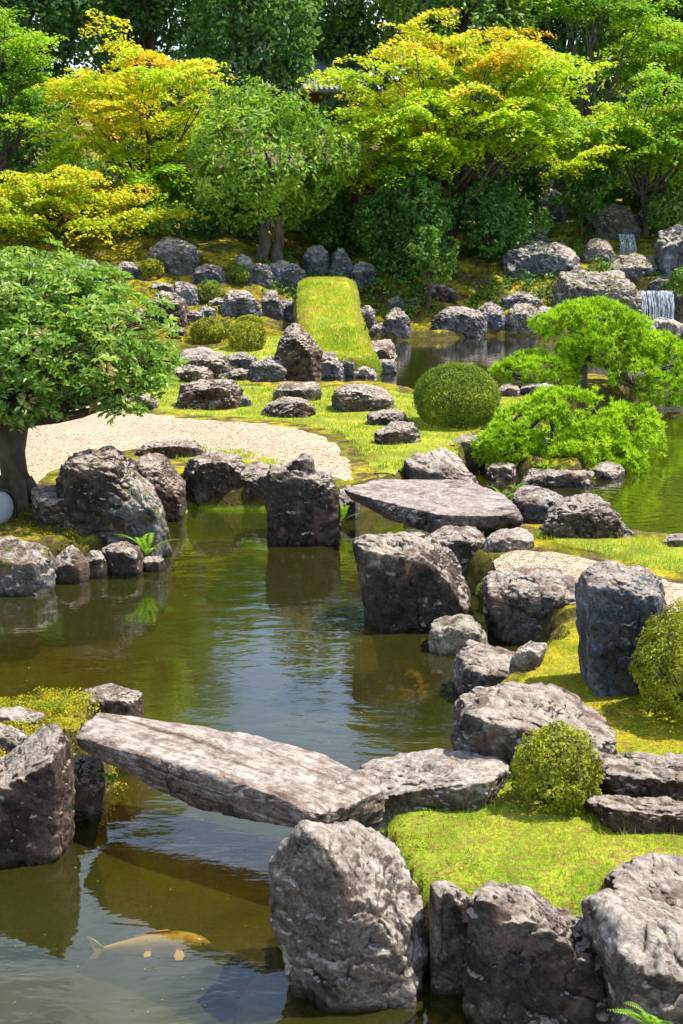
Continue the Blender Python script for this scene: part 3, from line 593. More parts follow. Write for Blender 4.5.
# far right bank
L8 = [('upright stone at the water right of the turf bridge', 357, 306, 375, 330, 'grey'), ('low stone at the water beside the upright one', 372, 324, 393, 337, 'grey'),
      ('stacked grey stone in the middle of the far bank', 386, 310, 408, 338, 'grey'), ('small stone on top of the stacked grey one', 388, 298, 405, 311, 'grey'),
      ('small blue stone on the far bank moss', 409, 298, 420, 307, 'blue'), ('purplish angular stone before the dense shrub', 427, 285, 455, 303, 'brown'),
      ('long dark rock at the water below the purplish stone', 437, 308, 482, 334, 'grey'), ('smooth blue-grey rock next to the long dark one', 474, 304, 504, 334, 'blue'),
      ('oval grey boulder resting on golden moss', 504, 293, 540, 309, 'grey'), ('pale speckled rock at the water below the oval boulder', 508, 306, 537, 333, 'mossy'),
      ('pinkish block at the water left of the rugged outcrop', 535, 307, 558, 327, 'pale'), ('small low stone at the water among the far bank rocks', 455, 322, 476, 336, 'grey'),
      ('large overhanging boulder in the shade above the far bank', 510, 243, 573, 279, 'grey'), ('flat shaded rock above the overhanging boulder', 510, 226, 545, 243, 'grey'),
      ('round boulder high on the bank among leaves', 595, 206, 638, 240, 'mossy'), ('wide flat ledge left of the upper waterfall', 610, 257, 656, 288, 'mossy'),
      ('massive rock at the right edge above the lower waterfall', 660, 226, 705, 278, 'grey'), ('dark rock behind the top of the upper waterfall', 640, 205, 680, 232, 'mossy'),
      ('small round stone at the lip of the lower waterfall', 650, 276, 668, 291, 'grey'), ('jagged dark rock right of the lower waterfall', 674, 282, 715, 322, 'mossy'),
      ('rounded shaded stone below the maple boughs', 540, 190, 564, 226, 'grey'), ('mossy stone wedged above the wide flat ledge', 585, 240, 612, 262, 'mossy')]
for l, a, b_, c_, d_, mt in L8: brock(l, a, b_, c_, d_, mt, G8)
rock('long rugged mossy outcrop at the water left of the lower waterfall', [([(556, 290), (562, 274), (590, 272), (605, 282), (622, 272), (640, 300), (642, 328), (600, 330), (560, 328)], [(566, 286), (600, 290), (630, 296)])], 1.2, 'mossy', (600, 330), G8, 6, amp=1.6)
brock('white splashed stone at the foot of the lower waterfall', 652, 318, 680, 334, 'pale', G8, Y=31.2)
# pine islet
rock('dark stone at the waterline under the low pine', [[(520, 478), (535, 470), (570, 468), (592, 474), (588, 486), (530, 488)]], .8, 'dark', (555, 488), 'stones of the pine islet')
rock('left stone under the low pine', [[(486, 470), (496, 462), (516, 466), (520, 478), (495, 482)]], .6, 'dark', (504, 482), 'stones of the pine islet', 5)
rock('light stone showing at the right under the low pine', [[(585, 474), (598, 464), (618, 464), (624, 474), (600, 480)]], .5, 'grey', (604, 480), 'stones of the pine islet', 5)
rock('pale stone on the shore between the clipped dome and the far pine', [[(518, 389), (530, 381), (548, 382), (560, 391), (530, 396)]], .5, 'pale', (538, 396), G4, 5)
rock('pale stone peeping out right of the clipped dome', [[(498, 390), (506, 384), (518, 387), (520, 395), (500, 397)]], .4, 'grey', (508, 397), G4, 5)
# drowned stones
M['ochre'] = simple_mat('drowned_stone', (.20, .12, .04), (.50, .34, .14), 9, .8, 1, .04)
def drowned(label, px, py, w, d, h, z, seed, mat='ochre'):
    c = at_z(px, py, z); rg = np.random.default_rng(seed)
    P = [c + np.array([math.cos(a) * w * rg.uniform(.7, 1), math.sin(a) * d * rg.uniform(.7, 1), -h * rg.uniform(.3, 1)]) for a in np.arange(10) * .63]
    P += [c + np.array([rg.uniform(-.5, .5) * w, rg.uniform(-.5, .5) * d, rg.uniform(-.15, 0) * h]) for _ in range(5)]
    return rock(label, None, 0, mat, None, 'stones under the near water', 5, seed, 1, 4, pts=P)
drowned('submerged ochre stone left of the big white-crusted boulder', 272, 965, .19, .16, .3, -.05, 5)
drowned('flat submerged stone at the bottom left of the big boulder', 262, 1005, .22, .14, .3, -.16, 8)
drowned('small submerged stone right of the ochre one', 296, 990, .08, .08, .2, -.08, 15)
drowned('submerged stone in the shallow gap at the bottom middle', 424, 1010, .18, .15, .3, -.05, 21)
drowned('second submerged stone in the shallow gap, further right', 462, 1012, .12, .12, .3, -.08, 23)
drowned('large submerged stone below the dark leaning boulder', 410, 655, .42, .3, .4, -.22, 31)
# ------------------------------------------------------------------ leaves
def unit(v): return v / (np.linalg.norm(v, axis=-1, keepdims=True) + 1e-9)
def leaf_arrays(P, Nr, L, Wd, rg, fold=False, along=None):
    """P centres, Nr leaf normals; diamonds (or folded ovals with a midrib when fold)"""
    n = len(P); L = L * rg.uniform(.65, 1.2, n); Wd = Wd * rg.uniform(.7, 1.15, n)
    t = rg.normal(size=(n, 3)) if along is None else along + .35 * rg.normal(size=(n, 3))
    Nr = unit(Nr); u = unit(t - (t * Nr).sum(1, keepdims=True) * Nr); v = np.cross(Nr, u)
    u = u * L[:, None] * .5; v = v * Wd[:, None] * .5
    if not fold:
        V = np.stack([P - u, P + v - u * .1, P + u, P - v - u * .1], 1).reshape(-1, 3)
        return V, (np.arange(n)[:, None] * 4 + np.arange(4))
    dn = Nr * L[:, None] * .10
    V = np.stack([P - u, P - u * .35 + v * .85 + dn, P + u * .4 + v * .75 + dn, P + u * 1.05 - dn, P + u * .4 - v * .75 + dn, P - u * .35 - v * .85 + dn], 1).reshape(-1, 3)
    b = np.arange(n)[:, None] * 6
    return V, np.concatenate([b + [0, 1, 2, 3], b + [0, 3, 4, 5]], 0)
def put_leaves(A, P, Nr, L, Wd, rg, var, fold=False, along=None):
    V, F = leaf_arrays(P, Nr, L, Wd, rg, fold, along); A.add(V, F, np.concatenate([var, var]) if fold else var)
def sph(rg, n): return unit(rg.normal(size=(n, 3)))
def limb(A, a, b, r0, r1, rg, n=7, sag=.12, seg=6):
    a, b = np.array(a, float), np.array(b, float); t = np.linspace(0, 1, seg)[:, None]; L = np.linalg.norm(b - a)
    mid = rg.normal(size=3) * L * sag
    pts = a + (b - a) * t + mid * (t * (1 - t) * 2) + rg.normal(size=(seg, 3)) * L * .02 * np.sin(t * math.pi)
    A.tube(pts, np.linspace(r0, r1, seg), n, .06, int(rg.integers(1e6))); return pts
def box_px(x0, y0, x1, y1, Y):
    c = at_y((x0 + x1) / 2, (y0 + y1) / 2, Y); rx = (x1 - x0) / 2 / F_ * Y; rz = (y1 - y0) / 2 / F_ * Y * 1.02; return c, rx, rz
TG = {'maple': 'maples beyond the pond', 'forest': 'dark trees closing the garden at the back', 'shrub': 'leafy shrubs on the far bank'}

def tree(name, label, cat, base, trunk_pts, crownA, mat, group, limbs, tr=.12, barkm='bark', seed=0, stems=1):
    rg = np.random.default_rng(seed); base = np.array(base, float); e = empty(name, base); tag(e, label, cat, group)
    T = Acc()
    for s in range(stems):
        o = np.array([rg.uniform(-.25, .25), rg.uniform(-.2, .2), 0]) * (stems > 1)
        top = np.array(trunk_pts[-1]) + (np.array([rg.uniform(-.8, .8), rg.uniform(-.5, .5), 0]) if stems > 1 else 0)
        pts = [base + o - [0, 0, .15]] + [np.array(p) + o for p in trunk_pts[:-1]] + [top]
        t = np.linspace(0, 1, 9); pp = np.array(pts); k = np.linspace(0, 1, len(pp))
        c = np.stack([np.interp(t, k, pp[:, i]) for i in range(3)], 1); c[1:-1] += rg.normal(size=(7, 3)) * tr * .35
        rr = tr * (1.25 - .75 * t); rr[0] *= 1.25
        T.tube(c, rr, 10, .05, seed + s)
        for q in limbs[s::stems]:
            a = c[int(rg.integers(4, 8))]; limb(T, a, q, tr * .42, tr * .08, rg)
    o1 = link('trunk', T.mesh('trunk', M[barkm], True, base), e)
    o2 = link('crown', crownA.mesh('crown', M[mat], False, base), e)
    return e

def maple(label, box, Y, baseX, mat='maple_y', pads=90, per=170, seed=1, depth=1.0, baseY=None, tr=.13, leaf=.11, stems=3, bias=0.0, top=None):
    """layered flat sprays of small leaves"""
    rg = np.random.default_rng(seed); c, rx, rz = box_px(*box, Y); ry = rx * depth
    b = at_y(baseX, 240, baseY or Y); base = np.array([b[0], b[1], H1(b[0], b[1])])
    A = Acc(); tips = []
    k = 0
    while k < pads:
        d = sph(rg, 1)[0]
        if d[2] < -.55: continue
        rr = rg.uniform(.45, 1) ** .6
        p = c + d * np.array([rx, ry, rz]) * rr * .92
        env = .5 * fbm(np.array([d * 2.2 + seed]), seed, 2)[0]
        p = c + (p - c) * (1 + env)
        R0 = rg.uniform(.30, .72) * (rx / 2) ** .4; n = int(per * 1.5 * (R0 / .45) ** 2); az = math.atan2(d[1], d[0])
        th = rg.uniform(0, 2 * math.pi, n); lobes = 1 + .35 * np.sin(th * rg.integers(3, 6) + rg.uniform(0, 6)) ; r = np.sqrt(rg.uniform(0, 1, n)) * R0 * lobes
        lx, ly = r * np.cos(th) * 1.25, r * np.sin(th) * .85
        x = lx * math.cos(az) - ly * math.sin(az); y = lx * math.sin(az) + ly * math.cos(az)
        zz = -.28 * r ** 2 / R0 + .035 * rg.normal(size=n) + rg.uniform(-.35, .5) * lx
        Q = p + np.stack([x, y, zz], 1)
        Q = Q[fbm(Q * 4.5, seed + 3, 2) > -.42]
        Nr = np.array([.15, -.25, 1.0]) + .42 * rg.normal(size=(len(Q), 3))
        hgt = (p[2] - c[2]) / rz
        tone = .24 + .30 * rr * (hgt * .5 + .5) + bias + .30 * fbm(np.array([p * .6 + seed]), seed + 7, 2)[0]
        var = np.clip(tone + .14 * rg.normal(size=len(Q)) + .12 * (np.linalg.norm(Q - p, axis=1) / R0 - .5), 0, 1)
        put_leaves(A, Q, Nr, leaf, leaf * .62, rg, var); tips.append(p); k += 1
    fork = np.array([base[0] * .7 + c[0] * .3, base[1] * .8 + c[1] * .2, base[2] + max(.6, (c[2] - base[2]) * .55)])
    return tree('maple_tree', label, 'maple tree', base, [base * .5 + fork * .5, fork], A, mat, TG['maple'], tips[::5], tr * .85, 'bark', seed, stems)

def blob_crown(A, blobs, n_per_m2, leaf, asp, rg, seed, tone=.45, gap=-.25, up=.5, fold=False, freq=2.5, shell=.35):
    cs = np.array([b[:3] for b in blobs]); rs = np.array([b[3:6] for b in blobs])
    for i, (c_, r_) in enumerate(zip(cs, rs)):
        area = 4 * math.pi * (r_.prod()) ** (2 / 3); n = int(area * n_per_m2)
        d = sph(rg, n); rad = 1 - shell * rg.uniform(0, 1, n) ** 1.6
        d2 = d * (1 + .16 * fbm(d * 3 + seed + i, seed, 3))[:, None]
        P = c_ + d2 * rad[:, None] * r_
        keep = fbm(P * freq, seed + 1, 3) > gap
        for j in range(len(cs)):
            if j != i: keep &= (((P - cs[j]) / rs[j]) ** 2).sum(1) > .45
        P, dd, rad = P[keep], d[keep], rad[keep]
        if not len(P): continue
        Nr = dd * .8 + np.array([0, 0, up]) + .7 * rg.normal(size=dd.shape)
        var = np.clip(tone + .20 * fbm(P * 1.6, seed + 4, 2) + .17 * rg.normal(size=len(P)) + .1 * (rad - .8), 0, 1)
        put_leaves(A, P, Nr, leaf, leaf * asp, rg, var, fold)
def broad(label, box, Y, mat='forest', nb=14, dens=55, leaf=.17, seed=1, group=None, name='evergreen_tree', cat='tree', depth=.9, tone=.45, baseX=None, tr=.2, fold=False, gap=-.25, asp=.55, stems=1, shell=.4):
    rg = np.random.default_rng(seed); c, rx, rz = box_px(*box, Y); ry = rx * depth
    bx = c[0] if baseX is None else at_y(baseX, 240, Y)[0]; base = np.array([bx, Y, H1(bx, Y)])
    bl = []
    for i in range(nb):
        d = sph(rg, 1)[0]; f = rg.uniform(.25, .72); s = rg.uniform(.30, .50)
        bl.append([*(c + d * f * np.array([rx, ry, rz])), rx * s, ry * s, min(rz, rx) * s * .85])
    A = Acc(); blob_crown(A, bl, dens, leaf, asp, rg, seed, tone, gap, fold=fold, shell=shell)
    fork = np.array([base[0] * .5 + c[0] * .5, base[1], max(base[2] + .4, c[2] - rz * .4)])
    return tree(name, label, cat, base, [base * .5 + fork * .5, fork], A, mat, group or TG['forest'], [b[:3] for b in bl[::2]], tr, 'bark', seed, stems)

# ---- the dark wood at the back, one tree each
BACK = [((-130, -190, 130, 150), 47, 'forest', 'dark tall tree at the left edge of the wood'), ((40, -260, 250, 120), 50, 'forest', 'dark tree rising behind the left yellow maple'),
        ((170, -90, 330, 130), 46, 'forest', 'dark evergreen behind the round tree, left of the roof glimpse'), ((290, -90, 420, 110), 52, 'forest2', 'deep green tree just right of the roof glimpse'),  # lighter leaf colour on the second tree paints a sunlit patch
        ((350, -110, 540, 90), 46, 'forest2', 'mid-green bushy tree above the big yellow maple'), ((480, -200, 650, 130), 49, 'forest', 'dark tree behind the slender trunk at the upper right'),
        ((600, -240, 860, 120), 47, 'forest2', 'light green tree at the upper right corner'), ((-60, 60, 110, 260), 43, 'forest', 'shaded bluish tree low at the left edge behind the orange maple'),
        ((110, 60, 260, 240), 44, 'forest', 'dark shrub-like tree under the left yellow maple'), ((290, 60, 420, 240), 45, 'forest', 'dark tree between the round tree and the big maple'),
        ((400, 60, 580, 240), 44, 'forest', 'shadowy tree behind the big yellow maple'), ((540, 70, 760, 240), 45, 'forest', 'dark tree above the waterfall slope'),
        ((-260, -300, -60, 220), 46, 'forest', 'tall dark tree mostly beyond the left edge'), ((720, -280, 960, 220), 46, 'forest', 'tall tree mostly beyond the right edge')]
for i, (bx, Yb, mt, lb) in enumerate(BACK): broad(lb, bx, Yb, mt, 30, 95, .215, 100 + i, depth=.75, tr=.26, tone=.48 + .09 * (i % 3), gap=-.42)
BACK2 = [((-220, -430, 70, 160), 58), ((10, -450, 205, 200), 60), ((170, -220, 300, 200), 57), ((250, -250, 370, 200), 60), ((335, -460, 560, 200), 58), ((520, -460, 860, 200), 60)]
for i, (bx, Yb) in enumerate(BACK2):
    broad(['leftmost dark tree of the rear row', 'second dark tree of the rear row from the left', 'rear row tree behind the roof glimpse', 'rear row tree behind the top of the big yellow maple', 'rear row tree right of the big yellow maple', 'rightmost tree of the rear row'][i],
          bx, Yb, 'forest', 44, 30, .42, 150 + i, depth=.6, tr=.3, gap=-.7, group='rear row of dark trees')

# ---- maples
maple('left yellow-green maple with a bright top behind the orange one', (42, 42, 216, 205), 38.5, 150, 'maple_y', 110, 150, 11, .8, bias=.26)
maple('low orange-tinged maple at the left above the foreground tree', (-30, 165, 160, 262), 35.5, 70, 'maple_o', 80, 150, 12, .7, bias=.2, tr=.09)
maple('tall green maple reaching in at the upper left edge', (-60, 0, 60, 190), 40, -10, 'maple_g', 70, 150, 13, .8, bias=.1)
maple('biggest yellow maple with orange tips over the dense shrubs', (352, 34, 600, 205), 36.5, 440, 'maple_y', 170, 160, 14, .75, bias=.28, tr=.14)
maple('low maple spray reaching left before the tea house', (336, 95, 440, 210), 36, 430, 'maple_y', 38, 120, 15, .6, bias=.24, tr=.07, stems=1)
maple('green maple at the right above the waterfall', (560, 85, 740, 200), 38, 655, 'maple_g', 110, 150, 16, .8, bias=.18)
maple('slender tall maple with a bare straight trunk at the upper right', (520, -60, 650, 40), 39.5, 585, 'maple_g', 60, 150, 17, .8, bias=.14, tr=.12, stems=1)
maple('light green maple behind the right one, touching the right edge', (600, 10, 760, 110), 41, 690, 'maple_g', 90, 150, 18, .8, bias=.22)
maple('low green maple between the orange maple and the round tree', (90, 165, 200, 245), 37, 155, 'maple_g', 60, 130, 19, .7, bias=.06, tr=.08)

# ---- the round tree and the shrubs on the bank
broad('round-crowned broadleaf tree in the middle before the tea house', (184, 86, 356, 246), 35, 'round', 40, 210, .17, 31, 'trees on the far bank', 'broadleaf_tree', depth=.85, tone=.5, baseX=268, tr=.13, gap=-.30, asp=.42, stems=2)
SH = [('large dense dark shrub right of the turf bridge', (350, 160, 470, 292), 35, 'everg', 16, .40), ('bright green bush in front of the dense dark shrub', (396, 222, 462, 292), 33.5, 'forest2', 9, .5),
      ('dark shrub at the foot of the big yellow maple', (440, 165, 545, 282), 35.8, 'everg', 12, .42), ('dark rounded shrub left of the round tree trunk', (178, 170, 258, 255), 36, 'everg', 10, .4),
      ('yellow-green bush under the left maple', (140, 195, 192, 248), 35.6, 'forest2', 8, .6), ('dark shrub between the round tree and the bridge end', (285, 170, 366, 250), 36.4, 'everg', 10, .35),
      ('bushy shrub behind the low left maple', (-10, 200, 110, 275), 36, 'forest2', 10, .35), ('green shrub below the maple boughs', (540, 150, 625, 225), 38, 'everg', 9, .45),
      ('fresh green shrub beside the waterfall', (640, 170, 710, 232), 37.5, 'forest2', 8, .5), ('low leafy shrub among rocks left of the upper waterfall', (560, 238, 615, 272), 36, 'forest2', 7, .45),
      ('dark low shrub over the left slope rocks', (70, 232, 150, 268), 35.5, 'everg', 9, .4), ('small bush at the right edge by the lower waterfall', (664, 270, 700, 300), 33.6, 'forest2', 6, .5)]
for i, (lb, bx, Yb, mt, nb, tn) in enumerate(SH):
    broad(lb, bx, Yb, mt, nb + 6, 210, .14, 200 + i, TG['shrub'], 'shrub', 'shrub', depth=.8, tone=tn, tr=.05, asp=.5, gap=-.35)

# ---- clipped azaleas
def ball(label, x0, y0, x1, y1, mat, leaf, dens, seed, group='clipped round azaleas', base=None, squash=1.0, D=1.0, lump=.05):
    rg = np.random.default_rng(seed); b = hit((x0 + x1) / 2, y1 - (y1 - y0) * .10) if base is None else hit(*base)
    r = (x1 - x0) / 2 / F_ * b[1] / cp * 1.0
    Yc = b[1] + r * .45; cx = at_y((x0 + x1) / 2, y1, Yc)[0]; zb = H1(cx, Yc)
    ztop = at_y((x0 + x1) / 2, y0, Yc)[2]; rz = max((ztop - zb) * .58, .1); cz = ztop - rz
    e = empty('clipped_azalea', (cx, Yc, zb)); tag(e, label, 'shrub', group)
    n = int(4 * math.pi * r * r * dens); d = sph(rg, n); d = d[d[:, 2] > -.75]
    rad = (1 + lump * fbm(d * 3.2 + seed, seed, 3)) * (1 - .16 * rg.uniform(0, 1, len(d)) ** 2 + .02 * rg.normal(size=len(d)))
    P = np.array([cx, Yc, cz]) + d * rad[:, None] * [r, r * D, rz]
    k = (P[:, 2] > zb) & (fbm(P * (5 if leaf < .03 else 3.5), seed + 2, 2) > (-.8 if lump < .03 else -.5)); P, d = P[k], d[k]
    patch = fbm(P * 3.0 / max(r, .3), seed + 6, 3)
    var = np.clip(.50 + .26 * patch + .15 * rg.normal(size=len(P)), 0, 1)
    A = Acc(); put_leaves(A, P, d + np.array([0, 0, .4]) + .65 * rg.normal(size=d.shape), leaf, leaf * .5, rg, var, leaf >= .02)
    link('foliage', A.mesh('foliage', M[mat], False, (cx, Yc, zb)), e)
    S_ = Acc()
    for _ in range(16):
        q = sph(rg, 1)[0]; q[2] = abs(q[2]); limb(S_, (cx, Yc, zb - .03), np.array([cx, Yc, cz - rz * .3]) + q * [r * .8, r * .8 * D, rz * .9], r * .05, r * .012, rg, 5)
    link('stem', S_.mesh('stem', M['bark'], True, (cx, Yc, zb)), e)
    return e
ball('small round azalea with reddish flecks on the near lawn', 510, 731, 601, 822, 'azalea_y', .024, 13000, 41, None, lump=.15)
ball('large azalea at the right edge beside the blue-grey block', 629, 609, 752, 738, 'azalea_y', .026, 11000, 42, None, lump=.11)
ball('big smooth clipped dome on the grass left of the pines', 414, 363, 499, 434, 'azalea', .034, 5200, 43, None, squash=.9, lump=.02)
ball('front left clipped ball of the bright trio', 191, 318, 224, 346, 'azalea_y', .05, 2600, 44)
ball('front right clipped ball of the bright trio', 228, 321, 266, 354, 'azalea_y', .05, 2600, 45)
ball('rear clipped ball of the bright trio', 236, 315, 264, 334, 'azalea_y', .05, 2600, 46)
ball('dark clipped ball above the tall leaning rock', 197, 280, 225, 307, 'azalea', .055, 2200, 47)
ball('yellowish clipped ball before the large moss-spotted boulder', 139, 259, 164, 281, 'azalea_y', .06, 1900, 48)
ball('smallest clipped ball on the left golden moss', 101, 268, 121, 285, 'azalea_y', .06, 1900, 49)
ball('shaded dark green ball near the round tree', 224, 264, 249, 288, 'azalea', .06, 1900, 50)
ball('brownish little bush between the bright trio', 219, 322, 233, 342, 'azalea', .05, 1900, 51)

# ---- pines with upright tufts of needles
def pine(label, domes, base, seed, dens=95, needle=.085, per=13, tr=.05, trunk_mid=None):
    rg = np.random.default_rng(seed); e = empty('pine_tree', base); tag(e, label, 'pine tree', 'spreading pines by the right pond')
    A = Acc(); T = Acc(); base = np.array(base, float)
    for c, r in domes:
        c, r = np.array(c), np.array(r); n = int(2 * math.pi * (r[0] * r[1]) * dens); d = sph(rg, n * 2); d = d[d[:, 2] > -.5][:n]
        P = c + d * r * (1 + .16 * fbm(d * 3.1 + seed, seed, 3) - .18 * rg.uniform(0, 1, len(d)) ** 2)[:, None]
        k = fbm(P * 4.2, seed + 1, 2) > -.28; P, d = P[k], d[k]; m = len(P)
        ax = unit(d * .45 + np.array([0, 0, 1.0]) + .25 * rg.normal(size=d.shape)); nd = unit(np.repeat(ax, per, 0) + .62 * rg.normal(size=(m * per, 3)))
        b = np.repeat(P, per, 0); L = needle * rg.uniform(.6, 1.15, (m * per, 1)); sd = unit(np.cross(nd, rg.normal(size=nd.shape))) * .012
        V = np.stack([b - sd, b + sd, b + nd * L], 1).reshape(-1, 3)
        patch = fbm(P * 2.5, seed + 5, 2) * .22
        var = np.repeat(np.clip(.50 + patch + .12 * rg.normal(size=m), 0, .97), per); var[rg.uniform(0, 1, len(var)) < .004] = 1
        A.add(V, np.arange(m * per)[:, None] * 3 + np.arange(3), var)
        for _ in range(5):
            q = sph(rg, 1)[0]; q[2] = abs(q[2]) * .4 - .1
            limb(T, c - [0, 0, r[2] * .5], c + q * r * .7 - [0, 0, r[2] * .15], tr * .3, tr * .08, rg, 6, .2)
    mid = np.array(trunk_mid if trunk_mid is not None else base + [0, 0, .5])
    T.tube([base - [0, 0, .1], base * .5 + mid * .5 + [.06, 0, 0], mid], [tr * 1.4, tr, tr * .8], 10, .06, seed)
    for c, r in domes: limb(T, mid, np.array(c) - [0, 0, r[2] * .5], tr * .6, tr * .3, rg, 7, .15)
    link('crown', A.mesh('crown', M['pine'], False, base), e); link('trunk', T.mesh('trunk', M['bark'], True, base), e)
def dome(x0, y0, x1, y1, Y, d=.8, f=1.0):
    c, rx, rz = box_px(x0, y0, x1, y1, Y); return (c[0], c[1], c[2] - rz * .2), (rx, rx * d, rz * f)
bx = hit(560, 478)
pine('low dome-shaped bright green pine spreading over the water', [dome(496, 384, 634, 470, 17.4, .8, 1.0), dome(472, 420, 545, 472, 17.1), dome(590, 402, 672, 462, 17.6), dome(535, 440, 600, 494, 16.6, .6), dome(600, 446, 648, 478, 17.0, .7), dome(474, 438, 510, 472, 17.2), dome(530, 400, 610, 475, 17.0, .6)],
     (bx[0], 17.3, H1(bx[0], 17.3)), 61, 800, .075)
bx = hit(583, 392)
pine('taller layered pine behind the low dome pine, with a visible trunk', [dome(538, 298, 648, 348, 22.2), dome(496, 350, 575, 390, 21.8, .7), dome(560, 325, 665, 372, 22.2, .8), dome(625, 330, 690, 378, 22), dome(640, 370, 700, 410, 21.7), dome(610, 355, 660, 392, 21.6, .7)],
     (bx[0], 22.0, H1(bx[0], 22.0)), 62, 560, .09, 12, .09, at_y(578, 350, 22.0))

# ---- the broad-leaved tree at the left
rg = np.random.default_rng(77); b0 = hit(12, 507); base = np.array([b0[0], b0[1] + .1, H1(b0[0], b0[1] + .1)]); Yt = base[1]
e = empty('broadleaf_tree', base); tag(e, 'thick-trunked broadleaf tree with glossy leaves at the left edge of the gravel', 'tree')
T = Acc(); fork = at_y(14, 425, Yt); A = Acc()
T.tube([base - [0, 0, .2], base + [0, 0, .06], base * .7 + fork * .3 + [.01, 0, 0], base * .35 + fork * .65 - [.02, 0, 0], fork + [0, 0, .1]], [.25, .175, .135, .13, .16], 18, .07, 5)
for a_ in np.arange(6) * 1.05: T.tube([base + [.1 * math.cos(a_), .1 * math.sin(a_), .22], base + [.26 * math.cos(a_), .26 * math.sin(a_), .02], base + [.42 * math.cos(a_), .42 * math.sin(a_), -.08]], [.11, .07, .03], 8, .1, int(a_ * 10))
spots = [(20, 300, 0, 75), (70, 310, .3, 75), (110, 335, .0, 70), (145, 362, .1, 40), (60, 360, -.5, 75), (20, 350, -.5, 70), (100, 378, -.3, 42), (-40, 320, 0, 85), (-70, 380, 0, 80), (10, 400, -.4, 60), (55, 400, -.2, 40),
         (122, 405, -.4, 24), (150, 385, -.3, 20), (85, 285, .6, 40), (40, 275, .9, 55), (-20, 280, .9, 60), (-100, 300, .5, 80), (20, 330, .9, 70), (-90, 410, -.5, 55), (155, 375, .3, 18)]
allP = []
for (px, py, dy, rpx) in spots:
    c = at_y(px, py, Yt + dy); r = rpx / F_ * Yt
    tp = limb(T, fork + [0, 0, .02], c, .075, .018, rg, 7, .08)
    nt_ = int(15 + 300 * r * r)
    for _ in range(nt_):                                     # twigs, each ending in a rosette of leaves
        d = sph(rg, 1)[0]; d[2] = d[2] * .8 + .1; q = c + d * r * rg.uniform(.55, 1.05) * [1, 1, .72]
        if rg.uniform() < .45: limb(T, c + d * r * .15, q, .008, .003, rg, 4, .1, 3)
        k = int(rg.integers(7, 12)); ph = np.arange(k) * 2.4 + rg.uniform(0, 6); tilt = rg.uniform(.05, .5, k)
        ax = unit(d * .5 + np.array([0, 0, .8]) + .2 * rg.normal(size=3)); u = unit(np.cross(ax, [.3, 1, .2])); v = np.cross(ax, u)
        dirs = unit((np.cos(ph)[:, None] * u + np.sin(ph)[:, None] * v) + ax * tilt[:, None] - np.array([0, 0, .05]))
        Pl = q + dirs * .06; Nr = unit(ax - dirs * (dirs @ ax)[:, None]) + .38 * rg.normal(size=(k, 3))
        tone = rg.uniform(.3, .75); var = np.clip(tone + .14 * rg.normal(size=k) + (.45 if rg.uniform() < .02 else 0), 0, 1)
        V, Fq = leaf_arrays(Pl, Nr, np.full(k, .09), np.full(k, .037), rg, True, dirs * 2); A.add(V, Fq, np.concatenate([var, var]))
link('crown', A.mesh('crown', M['fg'], False, base), e); link('trunk', T.mesh('trunk', M['bark_moss'], True, base), e)

# ---- ferns
def fern(label, px, py, hpx, seed, nf=5, Y=None, lean=0.0, z=None):
    rg = np.random.default_rng(seed); b = hit(px, py) if Y is None and z is None else (at_z(px, py, z) if z is not None else at_y(px, py, Y)); b = np.array(b)
    Lf = hpx / F_ * b[1] * 1.55; e = empty('fern', b); tag(e, label, 'fern', 'ferns growing between the rocks')
    for i in range(nf):
        az = rg.uniform(-.3, math.pi + .3) if i else 1.2; az = -az + lean; L = Lf * rg.uniform(.6, 1.05); el = rg.uniform(.85, 1.45)
        t = np.linspace(0, 1, 16); hx = np.array([math.cos(az), math.sin(az) * .8, 0])
        curve = b + (hx * (t * math.cos(el) + .35 * t ** 2)[:, None] + np.array([0, 0, 1]) * (t * math.sin(el) - .42 * t ** 2.2)[:, None]) * L
        F1 = Acc(); F1.tube(curve, np.linspace(.0035, .001, 16), 4)
        T_ = unit(np.gradient(curve, axis=0)); sd = unit(np.cross(T_, [0, 0, 1.0])); upv = np.cross(sd, T_)
        V, Q, Lp = [], [], 0
        for s in (-1, 1):
            for tt in np.linspace(.12, .99, 19):
                p = np.array([np.interp(tt, t, curve[:, k]) for k in range(3)]); j = min(15, int(tt * 15))
                w = L * .24 * math.sin(min(1, tt * 1.9) * math.pi * .5) * (1 - tt) ** .7 + .004
                dr = unit(sd[j] * s + T_[j] * .45 - upv[j] * .12); sl_ = T_[j] * w * .11
                V += [p, p + dr * w * .45 - sl_, p + dr * w, p + dr * w * .5 + sl_]; Q.append([Lp, Lp + 1, Lp + 2, Lp + 3]); Lp += 4
        F1.add(np.array(V), np.array(Q), np.clip(.45 + .2 * rg.normal() + .1 * rg.normal(size=len(Q)), 0, 1))
        link('frond', F1.mesh('frond', M['fern'], False, b), e)
fern('tall bright fern on the large pale boulder at the left bank', 146, 556, 40, 1, 7, Y=12.35)
fern('fern under the left end of the near slab', 112, 783, 26, 2, 5, Y=7.25, z=None)
fern('light green fern on the yellow moss above the near slab', 56, 712, 26, 3, 5)
fern('little fern on the left flank of the big white-crusted boulder', 292, 940, 20, 4, 4, Y=5.62)
fern('fern between the slanted dark rock and the corner rock', 600, 945, 36, 5, 6, Y=5.75)
fern('fern in the lower right corner', 652, 1030, 44, 6, 7, Y=4.98)
fern('narrow fern beside the tall pillar rock', 340, 525, 32, 7, 5, Y=14.1)
fern('left of the two small ferns behind the middle slab', 503, 500, 20, 8, 4)
fern('right of the two small ferns behind the middle slab', 517, 492, 18, 9, 4)
fern('fern at the waterline between the dark leaning boulder and the path block', 476, 598, 30, 10, 6, Y=11.3)
fern('small fern at the foot of the narrow upright stone', 426, 955, 24, 12, 5, Y=5.75)
